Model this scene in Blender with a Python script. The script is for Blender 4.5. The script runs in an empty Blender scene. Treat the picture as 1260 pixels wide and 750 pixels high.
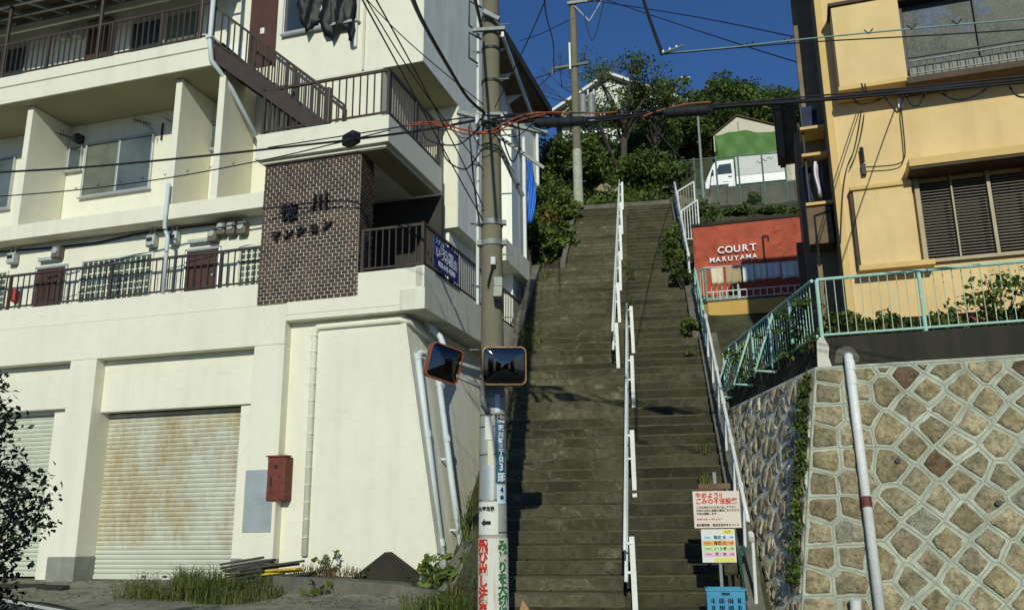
import bpy, math, random
import numpy as np
from mathutils import Vector, Matrix, Quaternion

R = math.radians
rnd = random.Random(11)
S = bpy.context.scene
COL = S.collection

# ------------------------------------------------------------------ camera, sky, sun, exposure
PITCH, ROLL, CAMZ = R(14.4), R(0.6), 1.4
cam = bpy.data.cameras.new('camera'); cam.sensor_width = 36; cam.lens = 1074 / 1260 * 36
cam.clip_end = 2000; cam.clip_start = 0.05
co = bpy.data.objects.new('camera', cam); COL.objects.link(co)
_r0 = Vector((1, 0, 0)); _u0 = Vector((0, -math.sin(PITCH), math.cos(PITCH))); _f = Vector((0, math.cos(PITCH), math.sin(PITCH)))
_r = _r0 * math.cos(ROLL) - _u0 * math.sin(ROLL); _u = _u0 * math.cos(ROLL) + _r0 * math.sin(ROLL)
co.matrix_world = Matrix(((_r.x, _u.x, -_f.x, 0), (_r.y, _u.y, -_f.y, 0), (_r.z, _u.z, -_f.z, CAMZ), (0, 0, 0, 1)))
S.camera = co

SUN_EL, SUN_AZ = R(24), R(184.5)          # azimuth clockwise from +Y: behind the camera, a little to its left
w = bpy.data.worlds.new('World'); S.world = w; w.use_nodes = True
nt = w.node_tree; nt.nodes.clear()
sky = nt.nodes.new('ShaderNodeTexSky'); sky.sky_type = 'NISHITA'; sky.sun_disc = False
sky.sun_elevation = SUN_EL; sky.sun_rotation = SUN_AZ; sky.altitude = 0; sky.air_density = 0.9; sky.dust_density = 0.15; sky.ozone_density = 10.0
bg = nt.nodes.new('ShaderNodeBackground'); bg.inputs[1].default_value = 0.085
wo = nt.nodes.new('ShaderNodeOutputWorld')
nt.links.new(sky.outputs[0], bg.inputs[0]); nt.links.new(bg.outputs[0], wo.inputs[0])
sl = bpy.data.lights.new('sun', 'SUN'); sl.energy = 3.15; sl.angle = R(0.53); sl.color = (0.945, 0.955, 0.80)
so = bpy.data.objects.new('sun', sl); COL.objects.link(so)
_s = Vector((math.sin(SUN_AZ) * math.cos(SUN_EL), math.cos(SUN_AZ) * math.cos(SUN_EL), math.sin(SUN_EL)))
so.rotation_euler = (-_s).to_track_quat('-Z', 'Y').to_euler(); so.location = _s * 60
S.view_settings.view_transform = 'Standard'; S.view_settings.look = 'None'
S.view_settings.exposure = 0.0; S.view_settings.gamma = 1.0; S.view_settings.use_curve_mapping = False
S.cycles.max_bounces = 6; S.cycles.use_denoising = True

# ------------------------------------------------------------------ helpers
class MB:
    """collects boxes, prisms, tubes and polygons into one mesh"""
    def __init__(s): s.v = []; s.f = []
    def add(s, vs, fs):
        n = len(s.v); s.v += [tuple(p) for p in vs]; s.f += [tuple(i + n for i in f) for f in fs]; return s
    def box(s, x0, x1, y0, y1, z0, z1):
        return s.add([(x0,y0,z0),(x1,y0,z0),(x1,y1,z0),(x0,y1,z0),(x0,y0,z1),(x1,y0,z1),(x1,y1,z1),(x0,y1,z1)],
                     [(0,3,2,1),(4,5,6,7),(0,1,5,4),(1,2,6,5),(2,3,7,6),(3,0,4,7)])
    def hexa(s, b, t):                    # 4 bottom points, 4 top points, same winding (counter-clockwise from above)
        return s.add(list(b) + list(t), [(0,3,2,1),(4,5,6,7),(0,1,5,4),(1,2,6,5),(2,3,7,6),(3,0,4,7)])
    def prism(s, pts, off):               # polygon extruded by a vector
        n = len(pts); o = Vector(off); a = [Vector(p) for p in pts]
        return s.add(a + [p + o for p in a], [tuple(range(n))[::-1], tuple(range(n, 2*n))] + [(i, (i+1) % n, n + (i+1) % n, n + i) for i in range(n)])
    def poly(s, *pts): return s.add(pts, [tuple(range(len(pts)))])
    def tube(s, path, r, n=8, cap=True, r1=None):
        P = [Vector(p) for p in path]; m = len(P); rings = []
        t = (P[1] - P[0]).normalized(); up = Vector((0,0,1)) if abs(t.z) < .9 else Vector((1,0,0))
        a = t.cross(up).normalized()
        for i in range(m):
            if m > 2:
                t = ((P[min(i+1,m-1)] - P[i]).normalized() + (P[i] - P[max(i-1,0)]).normalized())
                t = t.normalized() if t.length > 1e-6 else (P[min(i+1,m-1)] - P[max(i-1,0)]).normalized()
            a = (a - t * a.dot(t)); a = a.normalized() if a.length > 1e-6 else t.orthogonal().normalized()
            b = t.cross(a); rr = r if r1 is None else r + (r1 - r) * i / (m - 1)
            rings.append([P[i] + a * math.cos(2*math.pi*k/n) * rr + b * math.sin(2*math.pi*k/n) * rr for k in range(n)])
        vs = [p for g in rings for p in g]; fs = []
        for i in range(m-1):
            for k in range(n): fs.append((i*n+k, i*n+(k+1) % n, (i+1)*n+(k+1) % n, (i+1)*n+k))
        if cap: fs += [tuple(range(n))[::-1], tuple(range((m-1)*n, m*n))]
        return s.add(vs, fs)
    def bar(s, a, b, wd, ht):             # rectangular bar from a to b
        a = Vector(a); b = Vector(b); t = (b-a).normalized(); up = Vector((0,0,1)) if abs(t.z) < .95 else Vector((0,1,0))
        x = t.cross(up).normalized() * wd/2; y = x.normalized().cross(t) * ht/2
        q = [-x-y, x-y, x+y, -x+y]
        return s.add([a+p for p in q] + [b+p for p in q], [(0,3,2,1),(4,5,6,7),(0,1,5,4),(1,2,6,5),(2,3,7,6),(3,0,4,7)])
    def mesh(s, name):
        m = bpy.data.meshes.new(name); m.from_pydata(s.v, [], s.f); m.validate(); m.update(); return m
    def build(s, name, mat, parent=None, smooth=False, bevel=0, loc=None, rot=None):
        m = s.mesh(name)
        o = inst(name, m, mat, parent, loc, rot)
        if smooth: m.polygons.foreach_set('use_smooth', [True]*len(m.polygons)); 
        if smooth == 'auto':
            md = o.modifiers.new('es', 'EDGE_SPLIT'); md.split_angle = R(40)
        if bevel:
            b = o.modifiers.new('bv', 'BEVEL'); b.width = bevel; b.segments = 2; b.limit_method = 'ANGLE'
        return o
def inst(name, mesh, mat=None, parent=None, loc=None, rot=None, scale=None):
    if mat is not None and len(mesh.materials) == 0: mesh.materials.append(mat)
    o = bpy.data.objects.new(name, mesh); COL.objects.link(o)
    if parent is not None: o.parent = parent
    if loc is not None: o.location = loc
    if rot is not None: o.rotation_euler = rot
    if scale is not None: o.scale = scale
    return o
def tag(o, label=None, cat=None, group=None, kind=None):
    if label: o['label'] = label
    if cat: o['category'] = cat
    if group: o['group'] = group
    if kind: o['kind'] = kind
    return o
def thing(name, label, cat, loc=(0,0,0), rotz=0, group=None):
    o = bpy.data.objects.new(name, None); COL.objects.link(o); o.empty_display_size = .1
    o.location = loc; o.rotation_euler = (0, 0, rotz)
    return tag(o, label, cat, group)
def quads_mesh(name, V):                  # V: (n,4,3) array of separate quads
    n = len(V); m = bpy.data.meshes.new(name)
    m.vertices.add(n*4); m.vertices.foreach_set('co', np.asarray(V, np.float32).ravel())
    m.loops.add(n*4); m.loops.foreach_set('vertex_index', np.arange(n*4, dtype=np.int32))
    m.polygons.add(n); m.polygons.foreach_set('loop_start', np.arange(0, n*4, 4, dtype=np.int32)); m.polygons.foreach_set('loop_total', np.full(n, 4, np.int32))
    m.update(calc_edges=True); m.validate(); return m
_TC = {}
def text_mesh(body, size, extrude=.003, line=1.0, align='CENTER', bold=0.0):
    c = bpy.data.curves.new('lettering', 'FONT'); c.body = body; c.size = size; c.extrude = extrude; c.align_x = align; c.align_y = 'CENTER'
    c.space_line = line; c.resolution_u = 3; c.offset = bold
    o = bpy.data.objects.new('tmp', c); COL.objects.link(o)
    dg = bpy.context.evaluated_depsgraph_get(); m = bpy.data.meshes.new_from_object(o.evaluated_get(dg)); m.name = 'lettering'
    bpy.data.objects.remove(o); bpy.data.curves.remove(c); m.materials.clear(); return m
def lettering(body, size, mat, parent, loc, rot, extrude=.002, line=1.0, align='CENTER', bold=0.0, sx=1.0):
    return inst('lettering', text_mesh(body, size, extrude, line, align, bold), mat, parent, loc, rot, (sx, 1, 1))

# ------------------------------------------------------------------ materials
def mat(name, base, rough=.85, var=.18, scale=2.0, col2=None, bump=0., bscale=60., streak=0., scol=(.05,.05,.045), sscale=(6,6,.5), sthr=.55,
        fine=.0, fscale=30., fcol=None, metal=0., spec=.3, island=0., transl=0., perobj=0., emit=None, cover=None, cthr=.55, cscale=1.5, crack=None):
    m = bpy.data.materials.new(name); m.use_nodes = True; t = m.node_tree; N = t.nodes; K = t.links
    b = N['Principled BSDF']; b.inputs['Roughness'].default_value = rough; b.inputs['Metallic'].default_value = metal
    b.inputs['Specular IOR Level'].default_value = spec
    g = N.new('ShaderNodeNewGeometry')
    def noise(sc, det=4, vec=None, ro=.6):
        n = N.new('ShaderNodeTexNoise'); n.inputs['Scale'].default_value = sc; n.inputs['Detail'].default_value = det; n.inputs['Roughness'].default_value = ro
        K.new(vec if vec else g.outputs['Position'], n.inputs['Vector']); return n.outputs['Fac']
    def ramp(f, a, c, va=0., vb=1.):
        r = N.new('ShaderNodeMapRange'); r.inputs[1].default_value = a; r.inputs[2].default_value = c; r.inputs[3].default_value = va; r.inputs[4].default_value = vb
        K.new(f, r.inputs[0]); return r.outputs[0]
    def mix(f, A, B, mode='MIX'):
        x = N.new('ShaderNodeMix'); x.data_type = 'RGBA'; x.blend_type = mode
        if isinstance(f, float): x.inputs[0].default_value = f
        else: K.new(f, x.inputs[0])
        for i, c in ((6, A), (7, B)):
            if isinstance(c, tuple): x.inputs[i].default_value = (*c, 1)
            else: K.new(c, x.inputs[i])
        return x.outputs[2]
    base = tuple(base); lo = tuple(c*(1-var) for c in base); hi = tuple(min(1, c*(1+var)) for c in (col2 or base))
    c = mix(ramp(noise(scale), .3, .7), lo, hi)
    if cover: c = mix(ramp(noise(cscale, 5, None, .7), cthr, cthr+.12), c, tuple(cover))
    if streak:
        mp = N.new('ShaderNodeMapping'); mp.inputs['Scale'].default_value = sscale; K.new(g.outputs['Position'], mp.inputs['Vector'])
        c = mix(ramp(noise(1.0, 5, mp.outputs[0]), sthr, sthr+.25, 0., streak), c, tuple(scol))
    if crack:
        nz = N.new('ShaderNodeTexNoise'); nz.inputs['Scale'].default_value = crack[1]*2.5; K.new(g.outputs['Position'], nz.inputs['Vector'])
        vm = N.new('ShaderNodeVectorMath'); vm.operation = 'MULTIPLY_ADD'; K.new(nz.outputs['Color'], vm.inputs[0]); vm.inputs[1].default_value = (.5/crack[1],)*3; K.new(g.outputs['Position'], vm.inputs[2])
        vo = N.new('ShaderNodeTexVoronoi'); vo.feature = 'DISTANCE_TO_EDGE'; vo.inputs['Scale'].default_value = crack[1]; K.new(vm.outputs[0], vo.inputs['Vector'])
        k1 = N.new('ShaderNodeMath'); k1.operation = 'MULTIPLY'; K.new(ramp(vo.outputs['Distance'], crack[2]*.3, crack[2], crack[3], 0.), k1.inputs[0]); K.new(ramp(noise(crack[1]*1.7, 3), .42, .6), k1.inputs[1])
        c = mix(k1.outputs[0], c, tuple(crack[0]))
    if fine: c = mix(ramp(noise(fscale, 3), .45, .7, 0., fine), c, tuple(fcol or (.03,.03,.03)))
    if perobj:
        oi = N.new('ShaderNodeObjectInfo'); hv = N.new('ShaderNodeHueSaturation'); K.new(c, hv.inputs['Color']); K.new(ramp(oi.outputs['Random'], 0, 1, 1-perobj, 1+perobj), hv.inputs['Value']); c = hv.outputs[0]
    if island:
        h = N.new('ShaderNodeHueSaturation'); K.new(c, h.inputs['Color'])
        K.new(ramp(g.outputs['Random Per Island'], 0, 1, 1-island, 1+island), h.inputs['Value'])
        q = N.new('ShaderNodeMath'); q.operation = 'MULTIPLY'; q.inputs[1].default_value = 7.31; K.new(g.outputs['Random Per Island'], q.inputs[0])
        q2 = N.new('ShaderNodeMath'); q2.operation = 'FRACT'; K.new(q.outputs[0], q2.inputs[0])
        K.new(ramp(q2.outputs[0], 0, 1, .5-.035*min(1, island*2), .5+.02*min(1, island*2)), h.inputs['Hue']); c = h.outputs[0]
    K.new(c, b.inputs['Base Color'])
    if bump:
        bp = N.new('ShaderNodeBump'); bp.inputs['Strength'].default_value = bump; bp.inputs['Distance'].default_value = .02
        K.new(noise(bscale, 5), bp.inputs['Height']); K.new(bp.outputs[0], b.inputs['Normal'])
    if transl:
        tr = N.new('ShaderNodeBsdfTranslucent'); K.new(c, tr.inputs['Color']); ms = N.new('ShaderNodeMixShader'); ms.inputs[0].default_value = transl
        K.new(b.outputs[0], ms.inputs[1]); K.new(tr.outputs[0], ms.inputs[2]); K.new(ms.outputs[0], N['Material Output'].inputs['Surface'])
    return m

M = {}
M['cream'] = mat('cream_render', (.80,.775,.63), .9, .035, .8, bump=.25, bscale=90, streak=.16, scol=(.46,.42,.30), sscale=(3.5,3.5,.22), sthr=.5, fine=.10, fscale=5, fcol=(.52,.48,.37), crack=((.46,.42,.31), .5, .004, .30))
M['soffit_shade'] = mat('shade_tinted_soffit', (.34,.32,.205), .95, .1, .8, streak=.2, scol=(.2,.18,.1), sscale=(2,2,2))  # cream darkened so the shade under the slabs is in the colour
M['cream2'] = mat('cream_render_old', (.77,.75,.61), .9, .06, 1.0, bump=.3, bscale=70, streak=.35, scol=(.25,.23,.17), sscale=(5,5,.3), sthr=.48, fine=.15, fscale=8, fcol=(.35,.32,.25))
M['grey_render'] = mat('grey_render', (.86,.87,.78), .9, .08, .7, bump=.2, bscale=60, streak=.25, scol=(.24,.24,.22), sscale=(3,3,.3), sthr=.5)
M['cladding'] = mat('cement_board', (.86,.84,.69), .9, .08, 1.0, bump=.2, streak=.3, scol=(.30,.28,.22), sthr=.5)
M['plinth'] = mat('grey_plinth', (.26,.26,.22), .9, .15, 3, bump=.3, streak=.4, scol=(.12,.11,.09))
M['brown'] = mat('brown_paint_metal', (.055,.040,.030), .45, .2, 4, fine=.25, fscale=40, fcol=(.10,.06,.035), spec=.4)
M['bmetal'] = mat('dark_metal', (.025,.025,.027), .5, .2, 8)
M['mortar'] = mat('pale_mortar', (.60,.56,.48), .95, .25, 3, bump=.2)
M['brick'] = mat('dark_brown_brick', (.046,.029,.018), .6, .4, 2.5, col2=(.082,.048,.028), bump=.2, bscale=80, island=.3, spec=.45, cover=(.12,.065,.03), cthr=.68, cscale=3)
M['galv'] = mat('galvanised_sheet', (.42,.46,.46), .5, .12, 2.2, metal=.35, fine=.12, fscale=14, fcol=(.25,.25,.24), spec=.4)
M['redbox'] = mat('red_rust_paint', (.17,.045,.028), .6, .3, 9, fine=.4, fscale=25, fcol=(.06,.02,.015))
M['pvc'] = mat('pale_blue_pvc', (.60,.66,.68), .45, .06, 2, streak=.2, scol=(.3,.32,.3), sscale=(8,8,.8), spec=.4)
M['creampipe'] = mat('painted_pipe', (.66,.63,.49), .7, .08, 3, fine=.2, fscale=10, fcol=(.45,.42,.3))
M['white'] = mat('white_paint_metal', (.74,.75,.72), .5, .07, 3, fine=.22, fscale=22, fcol=(.35,.30,.22), spec=.4)
M['glass'] = mat('window_glass', (.035,.05,.06), .08, .2, .8, spec=.6)
M['curtain'] = mat('glass_over_curtain', (.075,.10,.105), .18, .25, .8, col2=(.10,.125,.125), spec=.35)
M['frost'] = mat('frosted_glass', (.14,.15,.115), .35, .2, 3, spec=.3)
M['block'] = mat('glass_block', (.085,.125,.095), .15, .25, 5, perobj=.35, spec=.4)
M['alum'] = mat('aluminium', (.50,.52,.52), .4, .08, 4, metal=.5)
M['door'] = mat('dark_red_door', (.085,.040,.030), .5, .15, 3, streak=.2)
M['meter'] = mat('meter_grey', (.42,.45,.42), .5, .15, 10)
M['box'] = mat('conduit_box_brown', (.14,.12,.095), .6, .2, 10)
M['red'] = mat('red_paint', (.40,.03,.02), .4, .1, 6)
M['apron'] = mat('apron_concrete', (.22,.21,.155), .95, .35, .9, bump=.6, bscale=30, cover=(.33,.315,.24), cthr=.56, cscale=1.6, fine=.6, fscale=7, fcol=(.06,.065,.035), crack=((.03,.035,.02), .9, .02, .9))
M['step_edge'] = mat('worn_nosing', (.092,.083,.045), .95, .3, 3, bump=.5, bscale=60, fine=.5, fscale=9, fcol=(.045,.042,.028), cover=(.17,.155,.115), cthr=.62, cscale=4)
M['black'] = mat('black_rubber', (.012,.012,.013), .55, .2, 6, spec=.35)
M['bag'] = mat('black_plastic_sheet', (.010,.010,.011), .5, .3, 6, spec=.25, bump=.3, bscale=9)
M['orange'] = mat('orange_sheath', (.30,.085,.040), .6, .15, 6)
M['teal_wire'] = mat('green_wire', (.22,.36,.32), .5, .15, 6)
M['pole'] = mat('concrete_pole', (.185,.172,.115), .92, .12, 2.2, bump=.25, bscale=90, streak=.35, scol=(.12,.10,.075), sscale=(9,9,.35), sthr=.45)
M['galvband'] = mat('galvanised_band', (.24,.26,.25), .6, .2, 8, metal=.2, fine=.3, fscale=20, fcol=(.12,.10,.08))
M['step'] = mat('old_concrete_step', (.072,.065,.034), .95, .42, .55, col2=(.096,.087,.049), bump=.5, bscale=45, cover=(.20,.186,.122), cthr=.575, cscale=1.9, fine=.55, fscale=10, fcol=(.026,.026,.014), streak=.55, scol=(.028,.027,.017), sscale=(3,3,.8), sthr=.5, perobj=.24, crack=((.22,.205,.14), 1.3, .02, .38))
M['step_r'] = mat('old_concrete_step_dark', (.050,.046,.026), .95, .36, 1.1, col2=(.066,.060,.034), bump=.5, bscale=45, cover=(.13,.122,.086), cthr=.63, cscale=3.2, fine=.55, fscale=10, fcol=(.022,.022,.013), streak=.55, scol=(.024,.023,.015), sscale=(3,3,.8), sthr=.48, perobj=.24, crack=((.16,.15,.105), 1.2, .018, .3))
M['step_moss'] = mat('mossy_riser_foot', (.042,.040,.019), .98, .4, 5, bump=.5, bscale=50)
M['step_new'] = mat('repair_mortar', (.20,.185,.145), .95, .2, 4, bump=.4, bscale=60, fine=.3, fscale=9, fcol=(.08,.075,.05))
M['concrete'] = mat('weathered_concrete', (.150,.142,.112), .95, .25, 1.2, bump=.4, bscale=40, streak=.5, scol=(.06,.055,.04), sscale=(5,5,.5), sthr=.45, fine=.3, fscale=9, fcol=(.05,.05,.035))
M['darkconc'] = mat('dark_stained_concrete', (.038,.034,.024), .95, .25, 1.5, bump=.35, bscale=40, streak=.6, scol=(.02,.02,.016), sscale=(5,5,.4), sthr=.42)
M['cement'] = mat('grey_cement_joint', (.44,.455,.355), .95, .22, 2.5, bump=.7, bscale=40, fine=.45, fscale=11, fcol=(.20,.20,.14), streak=.35, scol=(.14,.135,.10))
M['bead'] = mat('pointing_bead', (.33,.36,.29), .95, .15, 5)
M['cement_side'] = mat('rough_cement_joint', (.80,.80,.66), .95, .3, 3, bump=.6, bscale=40, fine=.5, fscale=9, fcol=(.08,.08,.06))
for i, c in enumerate(((.34,.28,.155),(.26,.21,.12),(.40,.335,.205),(.185,.145,.09),(.175,.115,.066),(.32,.30,.225),(.29,.245,.15))):
    M['stone%d' % i] = mat('granite_%d' % i, c, .92, .4, 6, bump=1.0, bscale=30, fine=.75, fscale=20, fcol=tuple(x*.32 for x in c), cover=tuple(min(1, x*1.3) for x in c), cthr=.56, cscale=9, streak=.6, scol=tuple(x*.38 for x in c), sscale=(7,7,3), sthr=.52)
for i, c in enumerate(((.34,.29,.185),(.44,.38,.26),(.24,.20,.13),(.52,.48,.36))):
    M['rubble%d' % i] = mat('rubble_%d' % i, c, .92, .35, 5, bump=.9, bscale=26, fine=.5, fscale=18, fcol=tuple(x*.35 for x in c))
M['yellow'] = mat('yellow_render', (.75,.555,.27), .9, .08, 1.2, bump=.4, bscale=70, streak=.42, scol=(.46,.34,.17), sscale=(3,3,.3), sthr=.5, fine=.3, fscale=2.2, fcol=(.66,.45,.17), crack=((.52,.36,.14), .5, .004, .3))
M['yellow_trim'] = mat('yellow_trim', (.66,.46,.18), .8, .08, 1.2)
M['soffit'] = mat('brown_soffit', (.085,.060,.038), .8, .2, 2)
M['wood'] = mat('brown_board', (.16,.105,.058), .8, .3, 5, streak=.4, scol=(.04,.025,.015), sscale=(12,12,1))
M['brownside'] = mat('side_shade_brown', (.24,.18,.115), .85, .25, 3, streak=.4, scol=(.05,.035,.02), sscale=(8,8,.8))  # shade on the side of the yellow house, put into the colour
M['louvre'] = mat('bronze_louvre', (.165,.150,.125), .5, .12, 5, metal=.3)
M['bronze'] = mat('bronze_frame', (.30,.25,.16), .55, .1, 5, metal=.2)
M['green_pale'] = mat('faded_green_paint', (.44,.56,.40), .6, .15, 5, fine=.3, fscale=25, fcol=(.3,.25,.14))
M['green'] = mat('mint_green_paint', (.38,.60,.50), .5, .12, 4, fine=.2, fscale=30, fcol=(.10,.13,.08), spec=.4)
M['terracotta'] = mat('terracotta_planter', (.34,.11,.065), .85, .2, 3)
M['redwall'] = mat('red_painted_wall', (.42,.090,.050), .85, .2, 2.2, bump=1.0, bscale=7, fine=.45, fscale=4.5, fcol=(.24,.045,.022), crack=((.17,.03,.015), 2.2, .03, .7))
M['silver'] = mat('white_metal_letter', (.80,.80,.78), .4, .05, 4)
M['ylow'] = mat('ochre_render', (.56,.36,.11), .9, .1, 1.5, streak=.3, scol=(.25,.15,.05))
M['asphalt'] = mat('asphalt', (.055,.055,.055), .95, .2, 3, bump=.5, bscale=160, fine=.4, fscale=80, fcol=(.10,.10,.10))
M['paint'] = mat('road_paint', (.70,.70,.66), .8, .1, 6, fine=.4, fscale=30, fcol=(.3,.3,.28))
M['soil'] = mat('soil', (.060,.046,.030), .98, .35, 1.5, bump=.8, bscale=16, col2=(.085,.075,.04))
M['hill'] = mat('hill_soil', (.070,.058,.034), .98, .45, 1.6, bump=1.0, bscale=14, col2=(.060,.066,.030), fine=.5, fscale=12, fcol=(.03,.028,.016))
M['leaf'] = mat('leaf_mid', (.075,.125,.026), .6, .35, .6, col2=(.105,.155,.032), island=.5, transl=.35, spec=.25)
M['leaf_dark'] = mat('leaf_dark', (.060,.105,.022), .55, .4, .5, col2=(.095,.15,.030), island=.5, transl=.3, spec=.3)
M['leaf_light'] = mat('leaf_light', (.125,.170,.036), .6, .3, .7, island=.4, transl=.3, spec=.25)
M['leaf_black'] = mat('leaf_glossy_dark', (.012,.020,.009), .4, .3, 2, island=.5, transl=.1, spec=.4)
M['grass'] = mat('grass_blade', (.13,.185,.040), .7, .35, 1.2, col2=(.12,.13,.04), island=.4, transl=.3, spec=.2)
M['drygrass'] = mat('dry_grass', (.20,.135,.055), .8, .3, 1.5, island=.4, transl=.25, spec=.15)
M['bark'] = mat('bark', (.075,.060,.045), .95, .3, 5, bump=.8, bscale=30)
M['truckwhite'] = mat('truck_white', (.76,.78,.78), .35, .04, 2, spec=.5)
M['canvas'] = mat('white_canvas', (.74,.73,.68), .8, .06, 2)
M['tyre'] = mat('tyre', (.015,.015,.015), .8)
M['tarpgreen'] = mat('green_tarp', (.085,.185,.045), .6, .12, 1.2, bump=.3, bscale=4)
M['tarpblue'] = mat('blue_tarp', (.015,.13,.52), .45, .15, 2, bump=.5, bscale=7)
M['shed'] = mat('cream_shed_sheet', (.56,.52,.40), .7, .06, 1)
M['roof'] = mat('grey_roof_tile', (.16,.16,.16), .8, .2, 3)
M['roofdark'] = mat('dark_roof', (.045,.037,.032), .7, .2, 3)
M['housewhite'] = mat('white_house_wall', (.70,.69,.62), .85, .06, 1)
M['bluebanner'] = mat('blue_banner', (.022,.035,.19), .6, .08, 2)
M['textwhite'] = mat('white_print', (.72,.75,.80), .7, .02, 2)
M['textred'] = mat('red_print', (.55,.040,.030), .7, .05, 2)
M['textgreen'] = mat('green_print', (.035,.17,.055), .7, .05, 2)
M['textblack'] = mat('black_print', (.02,.02,.02), .7, .05, 2)
M['signwhite'] = mat('sign_white', (.70,.69,.62), .5, .05, 3, fine=.1, fscale=12, fcol=(.5,.4,.25))
M['signcream'] = mat('sign_cream_pink', (.70,.60,.50), .5, .05, 3)
M['stickerrust'] = mat('stained_white_sign', (.66,.66,.58), .55, .06, 3, streak=.75, scol=(.42,.24,.08), sscale=(14,14,1.2), sthr=.5)
M['plateblue'] = mat('street_plate_blue', (.040,.115,.17), .4, .08, 3)
M['pgrey'] = mat('sleeve_grey', (.36,.37,.32), .7, .12, 3, streak=.3, scol=(.2,.18,.13), sscale=(10,10,.6))
M['c_orange'] = mat('print_orange', (.75,.36,.10), .6, .03, 2); M['c_blue'] = mat('print_blue', (.55,.70,.78), .6, .03, 2)
M['c_green'] = mat('print_green', (.50,.70,.35), .6, .03, 2); M['c_pink'] = mat('print_pink', (.75,.48,.58), .6, .03, 2); M['c_yellow'] = mat('print_yellow', (.72,.66,.12), .6, .03, 2)
M['crate'] = mat('blue_plastic_crate', (.045,.27,.44), .45, .1, 4, spec=.4)
M['mirror'] = mat('traffic_mirror_face', (.10,.104,.108), .05, .03, 2, metal=1.0)
M['mframe'] = mat('orange_mirror_rim', (.27,.14,.045), .6, .25, 9, fine=.6, fscale=16, fcol=(.42,.36,.24), streak=.4, scol=(.1,.07,.04))
M['mframe_red'] = mat('red_mirror_rim', (.26,.075,.035), .5, .2, 9)
M['yellowpaint'] = mat('yellow_paint', (.66,.45,.02), .6, .15, 6, fine=.35, fscale=18, fcol=(.06,.05,.04))
M['oldboard'] = mat('old_dark_board', (.055,.050,.042), .85, .3, 6)
M['clothblue'] = mat('dark_denim', (.030,.040,.080), .9, .25, 5); M['cloth1'] = mat('white_towel', (.72,.72,.70), .9, .06, 3); M['cloth2'] = mat('beige_cloth', (.42,.33,.20), .9, .1, 3)
M['cloth3'] = mat('pale_blue_cloth', (.66,.73,.74), .9, .08, 3); M['cloth4'] = mat('lilac_cloth', (.72,.68,.78), .9, .06, 3); M['cloth5'] = mat('print_cloth', (.70,.62,.45), .9, .1, 3, cover=(.55,.25,.06), cthr=.56, cscale=14)
M['mesh'] = mat('chainlink', (.10,.17,.14), .6, .1, 4)
M['insul'] = mat('insulator', (.7,.7,.68), .3, .05, 4)

def shutter_mat():
    m = mat('rusty_shutter', (.60,.61,.50), .55, .08, 1.4, metal=.1, spec=.35)
    t = m.node_tree; N = t.nodes; K = t.links; b = N['Principled BSDF']; src = b.inputs['Base Color'].links[0].from_socket
    g = N.new('ShaderNodeNewGeometry')
    def nz(scale, vs):
        mp = N.new('ShaderNodeMapping'); mp.inputs['Scale'].default_value = vs; K.new(g.outputs['Position'], mp.inputs['Vector'])
        n = N.new('ShaderNodeTexNoise'); n.inputs['Scale'].default_value = scale; n.inputs['Detail'].default_value = 6; n.inputs['Roughness'].default_value = .65; K.new(mp.outputs[0], n.inputs['Vector']); return n.outputs['Fac']
    tc = N.new('ShaderNodeTexCoord'); sp = N.new('ShaderNodeSeparateXYZ'); K.new(g.outputs['Position'], sp.inputs[0])
    band = N.new('ShaderNodeMapRange'); band.interpolation_type = 'SMOOTHSTEP'; band.inputs[1].default_value = .55; band.inputs[2].default_value = 1.4; K.new(sp.outputs['Z'], band.inputs[0])
    a = N.new('ShaderNodeMath'); a.operation = 'MULTIPLY'; K.new(nz(.75, (1.3,1.3,.6)), a.inputs[0]); K.new(band.outputs[0], a.inputs[1])
    a2 = N.new('ShaderNodeMath'); a2.operation = 'MULTIPLY_ADD'; K.new(nz(4.5, (2.2,2.2,1.0)), a2.inputs[0]); a2.inputs[1].default_value = .55; K.new(a.outputs[0], a2.inputs[2])
    mr = N.new('ShaderNodeMapRange'); mr.inputs[1].default_value = .68; mr.inputs[2].default_value = 1.0; mr.inputs[4].default_value = .85; K.new(a2.outputs[0], mr.inputs[0])
    x = N.new('ShaderNodeMix'); x.data_type = 'RGBA'; K.new(mr.outputs[0], x.inputs[0]); K.new(src, x.inputs[6]); x.inputs[7].default_value = (.42,.275,.10,1); K.new(x.outputs[2], b.inputs['Base Color'])
    return m
M['shutter'] = shutter_mat(); M['shutter_pale'] = mat('pale_shutter', (.58,.60,.48), .55, .08, 1.4, streak=.3, scol=(.42,.33,.17), sscale=(2,2,.6), sthr=.52, spec=.35)

def sheen(c, name): return mat(name, c)

# ------------------------------------------------------------------ the place's own frames
class Frame:                              # u along a facade, w out of it, z up
    def __init__(s, x, y, yaw): s.P = Vector((x, y, 0)); s.a = R(yaw); s.u = Vector((math.cos(s.a), math.sin(s.a), 0)); s.n = Vector((math.sin(s.a), -math.cos(s.a), 0))
    def at(s, u, w, z): return s.P + s.u*u + s.n*w + Vector((0,0,z))
LF = Frame(-5.0495, 15.6603, -17)         # left apartment block
RF = Frame(3.7944, 10.8078, -18)          # right retaining wall and house
HF = Frame(4.3840, 20.0258, -17)          # red house up the hill
YAW, SLOPE = R(9.1), R(36.1)              # the stairs
SX, SY, SZ = 0.6989, 4.3634, -4.6599
SD = Vector((math.sin(YAW), math.cos(YAW), 0)); SR = Vector((math.cos(YAW), -math.sin(YAW), 0))
def stair_pt(r, s, h=0): return Vector((SX, SY, SZ)) + SR*r + SD*(s*math.cos(SLOPE)) + Vector((0,0,s*math.sin(SLOPE)+h))
def road_z(x, y): return .027*y
def w_line(u): return max(.5, min(3.6, 1.62 + (u+3.04)*.465))   # where the road edge runs, seen from the block
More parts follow.
